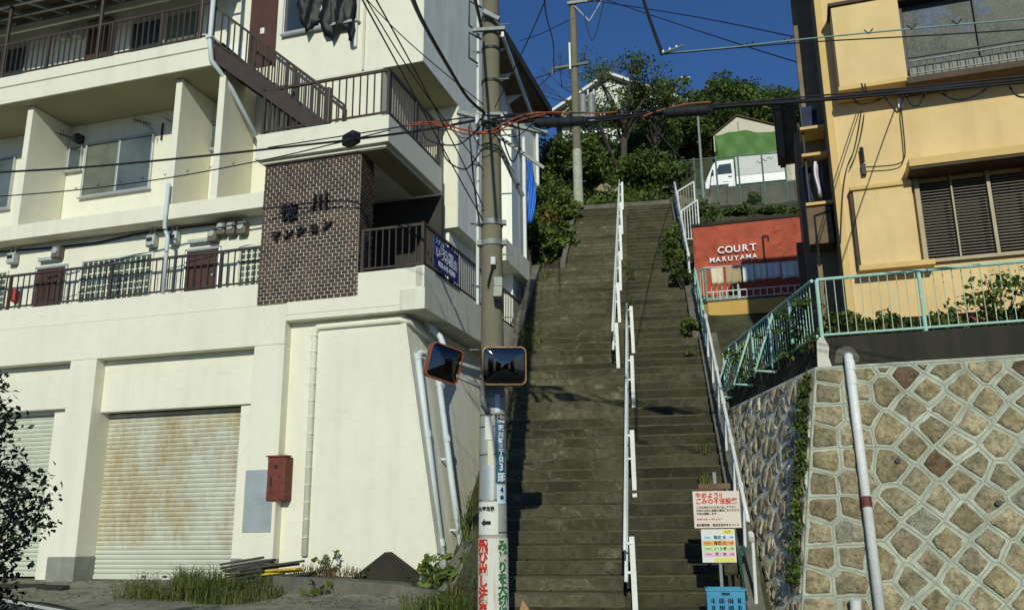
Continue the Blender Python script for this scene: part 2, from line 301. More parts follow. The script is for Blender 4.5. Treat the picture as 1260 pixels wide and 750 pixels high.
S_TOP = 27.3
def hill_z(x, y):
    d = Vector((x-SX, y-SY, 0)); f = d.dot(SD); r = d.dot(SR); ft = S_TOP*math.cos(SLOPE)
    zs = SZ + f*math.tan(SLOPE) - .30
    ztop = SZ + ft*math.tan(SLOPE) - .25
    if f > ft:
        zs = ztop + max(0, f-ft-1.5)*.56 if f < ft+26 else ztop + 24.5*.56 + (f-ft-26)*.12
    return f, r, zs
def ground_z(x, y):
    f, r, zs = hill_z(x, y); base = road_z(x, y)
    if f > 40: base = road_z(0, 40)
    ul = (Vector((x,y,0))-LF.P).dot(LF.u); wl = (Vector((x,y,0))-LF.P).dot(LF.n)
    ur = (Vector((x,y,0))-RF.P).dot(RF.u); wr = (Vector((x,y,0))-RF.P).dot(RF.n)
    if ul < 3.6 and wl > -9: 
        we = w_line(ul)-.25; t = max(0, min(1, (we-wl)/max(.3, we-.1)))
        if ul > .2: t = t*(1-min(1, ul-.2)) + min(1, ul-.2)*max(0, min(1, (.75-wl)/.3)); we = max(we, .75)
        z0 = base + (.55-base)*t if wl < we else base
        if ul < 2.9: return z0 if wl > -8.5 else max(z0, zs-2)
    else: z0 = base
    le = -2.25 if f < 9.0 else -2.6
    if r < le: return max(z0, min(zs, zs - .15 - (le-r)*1.9))
    if x > 6.7 and y > 33.25 and y < 43: return 14.55 if y < 34.7 else 14.85
    if x > 6.0 and 27 < y <= 33.25: return min(zs, 12.5)
    if ur > -.1 and wr > -10 and r > 1.2:
        if wr > -.15: return base
        if y < 16.3: return 3.30
        if y < 21.5: return min(zs, 5.0)
    if r > .9 and y < 11.0: return base
    if r > .9 and r <= 1.8 : return max(base, zs - .02)
    return max(base, zs)
# ------------------------------------------------------------------ setting: ground, road, stairs
def grid_sheet(name, xs, ys, fz, material, kind='structure', jitter=0):
    vs = []; fs = []
    for j, y in enumerate(ys):
        for i, x in enumerate(xs): vs.append((x, y, fz(x, y) + (rnd.uniform(-jitter, jitter) if jitter else 0)))
    n = len(xs)
    for j in range(len(ys)-1):
        for i in range(n-1): fs.append((j*n+i, j*n+i+1, (j+1)*n+i+1, (j+1)*n+i))
    b = MB(); b.v = vs; b.f = fs; o = b.build(name, material, smooth=True); tag(o, kind=kind); return o
def span(a, b, st): return [a + (b-a)*i/int(round((b-a)/st)) for i in range(int(round((b-a)/st))+1)]
xs = span(-400, -40, 40)[:-1] + span(-40, -6, 2)[:-1] + span(-6, 10, .33)[:-1] + span(10, 40, 2)[:-1] + span(40, 400, 40)
ys = span(-300, 0, 30)[:-1] + span(0, 9, 1.5)[:-1] + span(9, 34, .33)[:-1] + span(34, 70, 1.5)[:-1] + span(70, 400, 30)
grid_sheet('ground', xs, ys, ground_z, M['hill'])
# road: asphalt sheet in front of the buildings, following the gentle rise; white edge line on it
def strip(name, u0, u1, w0, w1, dz, material, nu=40, kind='structure'):
    b = MB(); vs = []; fs = []
    for i in range(nu+1):
        u = u0 + (u1-u0)*i/nu
        for ww in (w0, w1):
            p = LF.at(u, ww, 0); vs.append((p.x, p.y, road_z(p.x, p.y)+dz))
    for i in range(nu): fs.append((2*i, 2*i+1, 2*i+3, 2*i+2))
    b.v = vs; b.f = [f[::-1] for f in fs]; o = b.build(name, material); tag(o, kind=kind); return o
RA, RDIR = Vector((-8.43, 15.0, 0)), Vector((.737, -.676, 0)); RN = Vector((-.676, -.737, 0))
def road_quad(name, a, c, o0, o1, dz, material):
    P = [RA+RDIR*a+RN*o0, RA+RDIR*c+RN*o0, RA+RDIR*c+RN*o1, RA+RDIR*a+RN*o1]
    b = MB(); b.poly(*[(p.x, p.y, road_z(p.x, p.y)+dz) for p in P][::-1]); o = b.build(name, material); tag(o, kind='structure')
road_quad('road', -40, 40, 0, 14, .014, M['asphalt']); road_quad('road_edge_line', -40, 9, .10, .26, .020, M['paint'])
# concrete apron in front of the garages
b = MB(); nu, nw = 60, 10; vs = []
for i in range(nu+1):
    for j in range(nw+1):
        u = -14 + 18.7*i/nu; ww = -.62 + (w_line(u)+.0+.62)*j/nw; p = LF.at(u, ww, 0); zz = ground_z(p.x, p.y) + .03
        if ww < .1: zz = .565
        vs.append((p.x, p.y, max(zz, ground_z(p.x,p.y)+.02) + .012*math.sin(u*2.1+ww*1.7)))
fs = [(i*(nw+1)+j, i*(nw+1)+j+1, (i+1)*(nw+1)+j+1, (i+1)*(nw+1)+j)[::-1] for i in range(nu) for j in range(nw)]
b.v = vs; b.f = fs; o = b.build('pavement', M['apron'], smooth=True); tag(o, kind='structure')
# broken kerb pieces on the apron edge
for k, (u, ww, ln, a) in enumerate(((-3.5, .80, .9, 6), (-2.6, 1.0, .75, -14), (-4.5, .62, .8, 3))):
    b = MB(); b.prism([(-ln/2,-.07,0),(ln/2,-.08,0),(ln/2,.07,0),(-ln/2,.08,0)], (0,.02,.07))
    p = LF.at(u, ww, 0); o = b.build('kerb_stone', M['darkconc'], bevel=.012, loc=(p.x, p.y, ground_z(p.x,p.y)+.03), rot=(0,0,LF.a+R(a)))
    tag(o, ['loose dark kerb stone on the apron below the middle pillar', 'loose dark kerb stone on the apron before the rusty shutter', 'loose dark kerb stone at the left edge by the road line'][k], 'kerb stone', 'loose kerb stones on the apron')

# ------------------------------------------------------------------ the long stairs
st = thing('stone_staircase', 'long steep flight of worn grey concrete steps climbing the hillside', 'staircase', (SX, SY, 0), -YAW)
RISE, RUN = .190, .2605
n_steps = 62
def step_mesh(x0, x1, seed, sm=None):
    q = random.Random(seed); b = MB(); n = max(3, int((x1-x0)/.16)); xs_ = [x0 + (x1-x0)*i/n for i in range(n+1)]
    prof = lambda e, h: [(-.004+e, h), (-.004+e, h-.024), (-.001+e*.5, h-.026), (.003, h-RISE+.016), (.003, h-RISE-.03), (RUN+.06, h-RISE-.03), (RUN+.06, h-.004)]
    vs = []; m = 7
    for x in xs_:
        e = q.uniform(-.003, .003); h = q.uniform(-.003, .002)
        if q.random() < .07: e += q.uniform(.008,.02); h -= q.uniform(.004,.014)           # a chipped nosing
        vs += [(x, y, z) for y, z in prof(e, h)]
    fs = []
    for i in range(n):
        for k in range(m): fs.append((i*m+k, (i+1)*m+k, (i+1)*m+(k+1) % m, i*m+(k+1) % m)[::-1])
    fs += [tuple(range(m)), tuple(range(n*m, (n+1)*m))[::-1]]
    b.v = vs; b.f = fs; me = b.mesh('step'); me.materials.append(sm or M['step']); me.materials.append(M['step_edge']); me.materials.append(M['step_moss'])
    for p in me.polygons:
        zc = sum(me.vertices[v].co.z for v in p.vertices)/len(p.vertices); yc = sum(me.vertices[v].co.y for v in p.vertices)/len(p.vertices)
        if len(p.vertices) == 4 and -.05 < zc < -.005 and yc < .02: p.material_index = 1
        elif len(p.vertices) == 4 and yc < .02 and zc < -.17: p.material_index = 2
    return me
lowL = [step_mesh(-2.28, -.47, 80+i) for i in range(8)]
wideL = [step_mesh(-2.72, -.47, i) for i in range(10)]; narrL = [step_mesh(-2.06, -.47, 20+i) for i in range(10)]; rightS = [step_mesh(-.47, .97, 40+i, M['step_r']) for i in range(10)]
rightN = [step_mesh(-.47, .86, 60+i, M['step_r']) for i in range(10)]
for i in range(n_steps):
    s = 8.30 + i*RISE/math.sin(SLOPE); y = s*math.cos(SLOPE); z = SZ + s*math.sin(SLOPE)
    if z > 11.55: break
    lm = lowL if s < 11.2 else wideL if s < 21.6 else narrL
    j = rnd.uniform(-.012, .012)
    inst('step', lm[rnd.randrange(8)], None, st, (rnd.uniform(-.02,.02), y + j, z + rnd.uniform(-.008,.006)))
    j = rnd.uniform(-.012, .012) + .02
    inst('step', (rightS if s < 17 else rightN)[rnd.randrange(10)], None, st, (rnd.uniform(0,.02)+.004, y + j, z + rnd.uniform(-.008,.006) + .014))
# solid core below the treads, and the side kerbs
def run_prism(name, r0, r1, s0, s1, h0, h1, material, parent=st):
    b = MB(); P = lambda r, s, h: (r, s*math.cos(SLOPE), SZ + s*math.sin(SLOPE) + h)
    b.hexa([P(r0,s0,h0),P(r1,s0,h0),P(r1,s1,h0),P(r0,s1,h0)], [P(r0,s0,h1),P(r1,s0,h1),P(r1,s1,h1),P(r0,s1,h1)])
    return b.build(name, material, parent, bevel=.015)
run_prism('core', -2.26, .95, 8.2, 11.2, -1.5, -.24, M['darkconc']); run_prism('core', -2.70, .95, 11.2, 21.5, -1.5, -.24, M['darkconc']); run_prism('core', -2.02, .80, 21.5, 27.4, -1.5, -.24, M['darkconc'])
for k in range(7):
    s0 = 15.0 + k*.93
    if s0 < 21.3: run_prism('kerb', -2.92-rnd.uniform(0,.02), -2.74, s0, min(21.5, s0+.92), -.6, .10+rnd.uniform(0,.05), M['concrete'])
for k in range(6): run_prism('kerb', -2.22, -2.08, 21.7+k*.93, 21.7+k*.93+.91, -.6, .06+rnd.uniform(0,.05), M['concrete'])
for k in range(9): run_prism('kerb', 1.0, 1.22+.02*k, 8.3+k*.95, 8.3+k*.95+.94, -.6, .02+rnd.uniform(0,.03), M['concrete'])
for k in range(8): run_prism('kerb', .89, 1.10, 16.9+k*1.3, 16.9+k*1.3+1.28, -.6, .03+rnd.uniform(0,.03), M['concrete'])
# landing at the top
b = MB(); b.box(-2.3, 2.2, S_TOP*math.cos(SLOPE)-.2, S_TOP*math.cos(SLOPE)+2.2, SZ+S_TOP*math.sin(SLOPE)-.9, SZ+S_TOP*math.sin(SLOPE)-.03); b.build('landing', M['concrete'], st)

# handrails: posts and pipes, each run a thing
def handrail(name, label, r, s_posts, s0, s1, post_r=.033, rail_r=.024, h=.82, mid=.45, off=-.095, material=None, endloop=False, square=True):
    material = material or M['white']; t = thing(name, label, 'handrail', stair_pt(r, s_posts[0]), -YAW)
    o0 = stair_pt(r, s_posts[0]); P = lambda rr, s, hh: ((rr), (s-s_posts[0])*math.cos(SLOPE), (s-s_posts[0])*math.sin(SLOPE)+hh)
    b = MB()
    if square: b.box(-post_r, post_r, -post_r*.6, post_r*.6, -.12, h+.06)
    else: b.tube([(0,0,-.12),(0,0,h+.03)], post_r, 8)
    pm = b.mesh('post'); pm.materials.append(material)
    for s in s_posts: inst('post', pm, None, t, P(0, s, 0), (R(rnd.uniform(-1.5,1.5)), R(rnd.uniform(-1.2,1.2)), 0))
    for hh in ([h, mid] if mid else [h]):
        b = MB(); pts = [P(off, s0 + (s1-s0)*k/10, hh + .006*math.sin(k*2.3)) for k in range(11)]; b.tube(pts, rail_r, 8); b.build('rail', material, t, smooth=True)
    for s in s_posts:
        for hh in ([h-.02, mid] if mid else [h]):
            b = MB(); q = Vector(P(off, s, hh))
            if abs(off) > .01: b.bar(P(0, s, hh), q, .03, .03)
            else: b.tube([q+Vector((0,-.05,-.036)), q+Vector((0,.05,.036))], rail_r*1.35, 8)
            b.build('bracket', material, t)
    return t
handrail('handrail', 'white steel handrail up the middle of the lower half of the stairs', -.33, [8.62, 11.25, 13.9, 16.3], 8.45, 16.6)
handrail('handrail', 'white steel handrail up the middle of the upper half of the stairs', -.62, [15.45, 17.7, 19.9, 22.1, 24.4, 26.8], 15.2, 27.4, off=-.08)
handrail('handrail', 'white pipe handrail along the right edge of the lower stairs', 1.12, [8.7, 9.8, 11.0, 12.2, 13.4, 14.6, 15.7], 9.0, 16.0, post_r=.022, rail_r=.028, mid=None, off=0, square=False)
handrail('handrail', 'mint green pipe handrail along the right edge beside the red house', 1.10, [16.2, 17.2, 18.2], 16.05, 18.6, post_r=.02, rail_r=.026, mid=.4, off=0, material=M['green'], square=False)
handrail('handrail', 'white pipe handrail on the right edge near the top of the stairs', 1.02, [19.6, 21.0, 22.4, 23.8, 25.2, 26.4], 19.4, 26.6, post_r=.022, rail_r=.028, mid=.42, off=0, square=False)
# two short gate-like side panels leaving the upper right handrail
for k, (s, ln, mat_, bm, lb) in enumerate(((23.3, .48, M['white'], M['white'], 'white railing panel branching off to the right of the upper stairs'), (25.4, .52, M['white'], M['bronze'], 'white railing panel with tan bars at the top right of the stairs'))):
    base = stair_pt(1.06, s); t = thing('side_gate', lb, 'railing', base, -YAW+R(18), 'side railing panels at the top of the stairs')
    b = MB(); hr = .34
    b.tube([(0,0,.82),(ln,0,.82+hr)], .026, 8); b.tube([(0,0,-.3),(0,0,.82)], .024, 8); b.tube([(ln,0,-.1),(ln,0,.82+hr)], .024, 8); b.build('frame', mat_, t)
    b = MB(); b.tube([(.05,0,.0),(ln,0,.02)], .018, 6); b.build('lower_rail', bm, t)
    pm = None
    for i in range(1, 6):
        x = ln*i/6; b = MB(); b.tube([(0,0,.0),(0,0,.82+hr*i/6)], .012, 6); b.build('bar', bm, t, loc=(x,0,0))
# ------------------------------------------------------------------ left apartment block
LB = thing('apartment_block', 'cream four-level apartment block with garages, balconies and an outside stair', 'building', LF.P, LF.a)
def lb(name, material, boxes, parent=None, bevel=.012):
    b = MB()
    for (u0,u1,w0,w1,z0,z1) in boxes: b.box(u0,u1,-w1,-w0,z0,z1)
    return b.build(name, material, parent or LB, bevel=bevel)
def railing(root, A, B, h, material, n, bar=.018, rail=.045, posts=(), gap=.07, ext=0, name='railing', square=True, postw=.05, barn='baluster', tubes=False, barmat=None):
    A = Vector(A); B = Vector(B); Z = Vector((0,0,1)); b = MB(); d = (B-A).normalized()
    if tubes:
        b.tube([A+Z*h, B+Z*h], rail/2, 8); b.tube([A+Z*gap, B+Z*gap], rail/2*.8, 8)
    else:
        b.bar(A+Z*h-d*rail/2, B+Z*h+d*rail/2, rail, rail); b.bar(A+Z*gap, B+Z*gap, rail*.7, rail*.7)
    for t in posts:
        p = A + (B-A)*t
        if tubes: b.tube([p-Z*.03, p+Z*h], postw/2, 8)
        else: b.box(p.x-postw/2, p.x+postw/2, p.y-postw/2, p.y+postw/2, p.z-.02, p.z+h)
    ro = b.build(name, material, root)
    m = MB(); hh = h-gap
    if tubes: m.tube([(0,0,0),(0,0,hh)], bar/2, 6)
    else: m.box(-bar/2,bar/2,-bar/2,bar/2,0,hh)
    me = m.mesh(barn); me.materials.append(barmat or material)
    for i in range(1, n):
        p = A + (B-A)*(i/n) + Z*gap; inst(barn, me, None, ro, p, (0, 0, math.atan2(d.y, d.x)))
    return ro
C_, C2 = M['cream'], M['cream2']
# garage level
lb('pillar', C_, [(-3.74,-3.12,-.60,0,.99,4.67)]); lb('pillar_base', M['plinth'], [(-3.745,-3.115,-.60,.006,.40,.99)])
lb('pillar', C_, [(.37,.99,-.60,0,.95,4.67)]); lb('pillar_base', M['plinth'], [(.365,.995,-.60,.006,.40,.95)])
lb('pillar', C_, [(-8.3,-7.5,-.60,0,.95,4.67)]); lb('pillar_base', M['plinth'], [(-8.3,-7.5,-.60,.006,.40,.95)])
lb('beam', C_, [(-9.5,.99,-.70,.004,4.67,5.42)])
lb('lintel_wall', C_, [(-3.12,.37,-.42,-.24,3.66,4.67)]); lb('lintel_wall', C_, [(-7.5,-3.74,-.42,-.24,3.78,4.67)])
lb('lintel_wall', C_, [(-7.5,-4.34,-.45,-.43,3.70,3.8)])
lb('garage_return', C_, [(-4.34,-3.74,-.62,-.36,.5,3.78)])
lb('garage_return', C_, [(-.03,.37,-.62,-.30,.95,3.66)]); lb('pillar_base', M['plinth'], [(-.035,.366,-.62,-.294,.40,.95)])
lb('garage_back_wall', M['plinth'], [(-9.5,.99,-3.0,-2.9,.4,5.0)])
lb('floor_slab', M['cream2'], [(-9.5,3.2,-7.5,-.60,5.10,5.40)])
# corrugated roller shutters: each curved slat its own piece
def shutter(u0, u1, z0, z1, ww, lbl, sm):
    n = int((z1-z0)/.085); pitch = (z1-z0)/n; b = MB(); prof = []
    for k in range(6): a = math.pi*k/5; prof.append((-.020*math.sin(a), pitch*.06 + pitch*.88*k/5))
    vs = []; 
    for x in (0, u1-u0): vs += [(x, y, z) for y, z in prof]
    vs += [(0, .012, 0), (0, .012, pitch), (u1-u0, .012, 0), (u1-u0, .012, pitch)]
    b.v = vs; b.f = [(k, k+6, k+7, k+1)[::-1] for k in range(5)] + [(0,12,14,6), (5,11,15,13)]
    b.f = [f[::-1] for f in b.f]
    me = b.mesh('slat'); me.materials.append(sm); me.polygons.foreach_set('use_smooth', [True]*len(me.polygons))
    fr = lb('shutter', M['alum'], [(u0-.03,u0,ww-.02,ww+.05,z0,z1),(u1,u1+.03,ww-.02,ww+.05,z0,z1),(u0,u1,ww-.03,ww-.015,z0,z1)], bevel=0); tag(fr, lbl)
    for i in range(n): inst('slat', me, None, fr, (u0, -ww, z0 + i*pitch))
    bb = MB(); bb.box(u0+.002,u1-.002,-ww-.03,-ww+.01,z0-.02,z0+.055); bb.build('bottom_bar', sm, fr, bevel=.006)
    bb = MB()
    for x in (-.28, .18): bb.box((u0+u1)/2+x-.05,(u0+u1)/2+x+.05,-ww-.036,-ww-.02,z0+.015,z0+.05)
    bb.build('lock', M['bmetal'], fr)
shutter(-3.38, -.02, .60, 3.66, -.52, 'roller shutter with orange rust blotches', M['shutter']); shutter(-7.45, -4.34, .64, 3.72, -.52, 'cleaner ribbed roller shutter at the left', M['shutter_pale'])
lb('steel_panel', M['galv'], [(.372,.93,.002,.018,1.40,2.45)], bevel=.004)
for (x, z) in ((.42,1.5),(.42,1.8),(.42,2.3),(.88,1.5),(.88,2.2)): lb('screw', M['alum'], [(x-.012,x+.012,.018,.026,z-.012,z+.012)], bevel=0)
# red hydrant box
rb = lb('hydrant_box', M['redbox'], [(.83,1.18,-.20,.06,1.92,2.66)], bevel=.015)
b = MB(); b.tube([(1.0,-.060,2.50),(1.0,-.072,2.50)], .035, 12); b.build('keyhole', M['bmetal'], rb)
b = MB(); b.box(.90,.93,-.068,-.058,2.16,2.32); b.build('handle', M['bmetal'], rb)
b = MB(); b.box(.81,1.20,-.085,.1,2.66,2.685); b.build('lid', M['redbox'], rb)
# battered garage side: front face, end face leaning out towards its foot
b = MB(); b.hexa([(.99,.20,.2),(4.02,.20,.2),(4.06,4.2,.2),(.99,4.2,.2)], [(.99,.20,5.10),(3.21,.20,5.10),(3.28,4.2,5.10),(.99,4.2,5.10)])
b.build('side_wall', C_, LB, bevel=.01)
# cement facing on the end face, its lower edge broken off
b = MB()
def on_end(w, z, off): 
    t = (z-.2)/4.9; k = (-w-.2)/4.0; x = (4.02+.04*k)*(1-t) + (3.21+.07*k)*t; return (x+off, -w, z)
pts = [(-.205,5.08),(-4.15,5.05),(-4.15,2.0),(-3.2,1.75),(-2.2,1.05),(-1.4,.75),(-.205,.55)]
b.prism([on_end(a, z, .004) for a, z in pts], (.022, 0, 0)); b.build('cement_facing', M['cladding'], LB)
# conduit cover: half-round painted pipe
b = MB(); b.tube([(1.50,.18,1.0),(1.50,.18,4.90),(1.56,.18,4.97),(3.15,.18,4.98),(3.30,.28,4.96),(3.40,2.6,4.55)], .06, 10); b.build('conduit_cover', C_, LB, smooth=True)
for z in span(1.3, 4.8, .29): lb('pipe_ring', C_, [(1.437,1.563,-.2,-.117,z,z+.012)], bevel=0)
# first-floor parapet
lb('parapet', C_, [(-9.5,.36,-.16,-.012,5.425,5.85)]); lb('parapet', C_, [(.99,3.66,-.15,-.0,5.20,5.865)])
lb('parapet', C2, [(3.52,3.69,-6.4,-.0,5.485,5.885)]); lb('parapet_foot', C2, [(3.24,3.715,-6.42,.03,5.09,5.475)]); lb('parapet_foot', C_, [(.99,3.24,-.3,.012,5.09,5.195)])
lb('parapet_end', C2, [(3.45,3.75,-6.75,-6.4,5.0,6.1)])
railing(LB, (-9.4,.08,5.85), (.36,.08,5.85), .74, M['brown'], 66, posts=(0,.13,.26,.39,.52,.65,.78,.91,1))
railing(LB, (2.46,.06,5.865), (3.63,.06,5.865), .80, M['brown'], 9, posts=(0,1)); railing(LB, (3.63,.06,5.885), (3.63,6.4,5.885), .80, M['brown'], 50, posts=(.22,.45,.68,1))
# first-floor rear wall with doors, glass-block windows and meters
WB = -.42
lb('rear_wall', C_, [(-9.5,.38,WB-.12,WB,5.40,7.40)], bevel=0)
for u0 in (-5.26, -1.56):
    d = lb('door', M['door'], [(u0,u0+.72,WB,WB+.03,5.40,6.78)]); lb('door_frame', M['alum'], [(u0-.05,u0,WB,WB+.05,5.4,6.84),(u0+.72,u0+.77,WB,WB+.05,5.4,6.84),(u0-.05,u0+.77,WB,WB+.05,6.78,6.84)])
    b = MB(); b.tube([(u0+.64,-WB-.03,6.25),(u0+.64,-WB-.07,6.25)], .025, 8); b.build('handle', M['alum'], d)
    for k in (1,2,3): b = MB(); b.box(u0+.18*k-.005,u0+.18*k+.005,-WB-.036,-WB-.028,5.45,6.75); b.build('groove', M['bmetal'], d)
    lb('door_lamp', M['meter'], [(u0+.05,u0+.55,WB,WB+.12,6.93,7.01)])
def glass_blocks(u0, u1, z0, z1, nx, nz):
    fr = lb('glass_block_window', M['cream2'], [(u0-.04,u0,WB,WB+.04,z0-.05,z1+.05),(u1,u1+.04,WB,WB+.04,z0-.05,z1+.05),(u0,u1,WB,WB+.04,z0-.05,z0),(u0,u1,WB,WB+.04,z1,z1+.05),(u0,u1,WB,WB+.012,z0,z1)], bevel=0)
    dx = (u1-u0)/nx; dz = (z1-z0)/nz; b = MB(); q = .022
    b.hexa([(q,0,q),(dx-q,0,q),(dx-q,.03,q),(q,.03,q)], [(q,0,dz-q),(dx-q,0,dz-q),(dx-q,.03,dz-q),(q,.03,dz-q)]); me = b.mesh('glass_block'); me.materials.append(M['block'])
    for i in range(nx):
        for j in range(nz): inst('glass_block', me, None, fr, (u0+i*dx, -WB-.032, z0+j*dz))
glass_blocks(-4.10, -2.40, 5.90, 6.83, 13, 7); glass_blocks(-.34, .30, 5.90, 6.74, 5, 7); glass_blocks(-7.8, -6.08, 5.90, 6.80, 13, 7)
for u, hh in ((-5.91,.24), (-2.38,.25), (-1.85,.27)):
    g = lb('gas_meter', M['meter'], [(u-.10,u+.10,WB+.02,WB+.17,6.95,6.95+hh)], bevel=.03)
    for dx_, zt in ((-.05,7.30),(.05,7.33)): b = MB(); b.tube([(u+dx_,-WB-.10,6.95+hh),(u+dx_,-WB-.10,zt),(u+dx_,-WB,zt)], .016, 6); b.build('pipe', M['meter'], g)
    b = MB(); b.box(u-.06,u+.06,-WB-.185,-WB-.165,7.06,7.13); b.build('dial', M['bmetal'], g)
for u, zz in ((-4.73,7.07),(-.74,7.14),(-.28,7.10),(-.52,7.12),(-.93,7.02)):
    g = lb('electric_meter', M['box'], [(u-.10,u+.10,WB+.01,WB+.17,zz-.12,zz+.15)], bevel=.03)
    b = MB(); b.tube([(u,-WB-.17,zz+.04),(u,-WB-.19,zz+.04)], .07, 14); b.build('dial', M['meter'], g)
b = MB(); b.tube([(-9,-WB-.03,7.30),(-6.4,-WB-.03,7.30),(-4.9,-WB-.03,7.24),(-3.8,-WB-.03,7.22),(-2.9,-WB-.03,7.30),(-2.2,-WB-.03,7.32),(-.34,-WB-.03,7.30)], .02, 6); b.build('cable_run', M['bmetal'], LB)
b = MB(); b.tube([(-1.80,-.04,8.1),(-1.80,-.05,7.4),(-1.83,.0,7.2),(-1.76,.03,7.0),(-1.76,.04,5.86)], .040, 10); b.build('drain_pipe', M['pvc'], LB, smooth=True)
fx = lb('fire_extinguisher', M['red'], [(-5.80,-5.68,WB+.02,WB+.13,6.10,6.42)], bevel=.05)
# brick screen
bs = lb('brick_screen', M['mortar'], [(.385,2.395,-.52,.012,5.445,8.20)], bevel=0)
b = MB(); b.box(0,.109,0,.03,0,.050); bm = b.mesh('brick'); bm.materials.append(M['brick'])
b = MB(); b.box(0,.03,0,.109,0,.050); bms = b.mesh('brick'); bms.materials.append(M['brick'])
rest = MB(); cnt = 0; PX, PZ = .1315, .0702
cells = []
for j in range(39):
    z = 5.455 + j*PZ; o_ = (j % 2)*PX/2
    for i in range(-1, 16):
        x0 = .392 + i*PX + o_; x1 = x0 + .109
        x0 = max(x0, .388); x1 = min(x1, 2.392)
        if x1-x0 < .025: continue
        cells.append((x0, x1, z))
full = [c for c in cells if abs(c[1]-c[0]-.109) < 1e-6]
full.sort(key=lambda c: (abs(c[2]-6.85)*.9 + abs(c[0]-1.4)*.6)); near = set(full[:300])
for c in cells:
    if c in near: inst('brick', bm, None, bs, (c[0], -.030 - rnd.uniform(0,.004), c[2]))
    else: rest.box(c[0], c[1], -.031-rnd.uniform(0,.004), 0, c[2], c[2]+.050)
for j in range(39):
    z = 5.455 + j*PZ; o_ = (j % 2)*PX/2
    for i in range(-1, 5):
        y0 = max(-.01 + i*PX + o_, -.005); y1 = min(-.01 + i*PX + o_ + .109, .515)
        if y1-y0 > .02: rest.box(2.39, 2.414+rnd.uniform(0,.004), y0, y1, z, z+.050)
o = rest.build('brick_facing', M['brick'], bs); tag(o, kind='stuff')
M['letter'] = mat('black_iron_letter', (.012,.012,.013), .5, .2, 5)
def raised(body, size, x, z, bold=.004): inst('lettering', text_mesh(body, size, .03, 1, 'CENTER', bold), M['letter'], bs, (x, -.075, z), (R(90),0,0))
raised('徳', .36, .98, 7.13); raised('川', .36, 1.62, 7.27)
for k, ch in enumerate('マンション'): raised(ch, .23, .72+.265*k, 6.70+.028*k, .003)
# dark stair hall behind the corner balcony
M['hall'] = mat('hall_shade_tone', (.045,.040,.032), .8)  # dark colour stands in for the deep shade inside the hall
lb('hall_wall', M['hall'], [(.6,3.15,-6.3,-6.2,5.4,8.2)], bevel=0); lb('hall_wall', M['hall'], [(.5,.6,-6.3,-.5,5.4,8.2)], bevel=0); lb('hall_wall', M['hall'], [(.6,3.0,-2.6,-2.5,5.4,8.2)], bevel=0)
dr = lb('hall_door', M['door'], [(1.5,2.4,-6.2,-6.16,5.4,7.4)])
# second-floor landing slab and ledge
lb('landing_slab', C_, [(.26,3.02,-2.45,.19,8.24,8.77)]); lb('landing_slab_drip', C2, [(.34,2.94,-2.35,.11,8.18,8.24)])
lb('ledge', C_, [(-9.5,.36,-1.62,.0,7.36,7.68)]); lb('landing_soffit_shade', M['soffit_shade'], [(2.42,2.92,-2.3,.08,8.165,8.178)], bevel=0); lb('block_soffit_shade', M['soffit_shade'], [(2.4,3.2,-2.8,-.9,10.37,10.386)], bevel=0)  # the two thin underside sheets carry painted shade
for u in (-5.75, -1.92, -.88): lb('fin_wall', C_, [(u,u+.15,-1.14,-.05,7.69,10.44)])
lb('fin_wall', C_, [(-9.4,-9.25,-1.14,-.05,7.69,10.44)])
lb('second_floor_wall', C_, [(-9.5,.2,-1.30,-1.15,7.68,10.45)], bevel=0)
lb('second_floor_wall', C_, [(.2,2.36,-1.30,-.85,8.77,10.39)], bevel=.01)
def window(u0, u1, z0, z1, ww, panes, frame=None, gl=None, dep=.06):
    frame = frame or M['alum']; t = .045
    b = [(u0-t,u0,ww,ww+dep,z0-t,z1+t),(u1,u1+t,ww,ww+dep,z0-t,z1+t),(u0,u1,ww,ww+dep,z0-t,z0),(u0,u1,ww,ww+dep,z1,z1+t)]
    for i in range(1, panes): x = u0+(u1-u0)*i/panes; b.append((x-t*.6,x+t*.6,ww,ww+dep*.8,z0,z1))
    fr = lb('window', frame, b, bevel=.004)
    for i in range(panes):
        x0 = u0+(u1-u0)*i/panes; x1 = u0+(u1-u0)*(i+1)/panes
        bb = MB(); bb.box(x0+.012, x1-.012, -ww-.02-.01*(i % 2), -ww-.012-.01*(i % 2), z0, z1)
        bb.build('pane', (gl[i % len(gl)] if gl else M['glass']), fr)
    lb('window_sill', frame, [(u0-.08,u1+.08,ww,ww+.11,z0-t-.03,z0-t-.004)], bevel=.004)
    return fr
window(-5.05,-3.30,8.68,9.90,-1.15,2,gl=[M['frost'],M['curtain']]); window(-5.92,-5.22,9.36,9.90,-1.15,2,gl=[M['curtain']]); window(-8.95,-7.15,8.68,9.90,-1.15,2,gl=[M['curtain']]); window(-2.15,-1.45,9.36,9.90,-1.15,2,gl=[M['curtain']])
# antennas and small fittings on the wall
def antenna(u, z, s):
    b = MB(); b.tube([(u,1.1,z),(u,.75,z+.02)], .010, 6); b.tube([(u-.28*s,.75,z+.10),(u+.28*s,.75,z-.06)], .008, 5)
    for k in range(6): x = u-.25*s+.1*s*k; b.tube([(x,.62,z+.09-.03*k),(x,.88,z+.09-.03*k)], .006, 5); b.tube([(x,.75,z+.21-.03*k),(x,.75,z-.03-.03*k)], .006, 5)
    b.build('antenna', M['bmetal'], LB)
antenna(-5.3, 9.98, .8); antenna(-3.3, 10.02, .8); antenna(-2.55, 9.92, .5)
lb('wall_box', M['bmetal'], [(-5.36,-5.20,-1.15,-.95,9.98,10.16)]); lb('wall_box', M['insul'], [(-2.52,-2.44,-1.15,-1.05,9.72,9.92)]); lb('wall_strap', M['bmetal'], [(-5.12,-5.07,-1.15,-1.12,9.62,9.95),(-3.1,-3.06,-1.15,-1.12,9.75,10.15)], bevel=0)
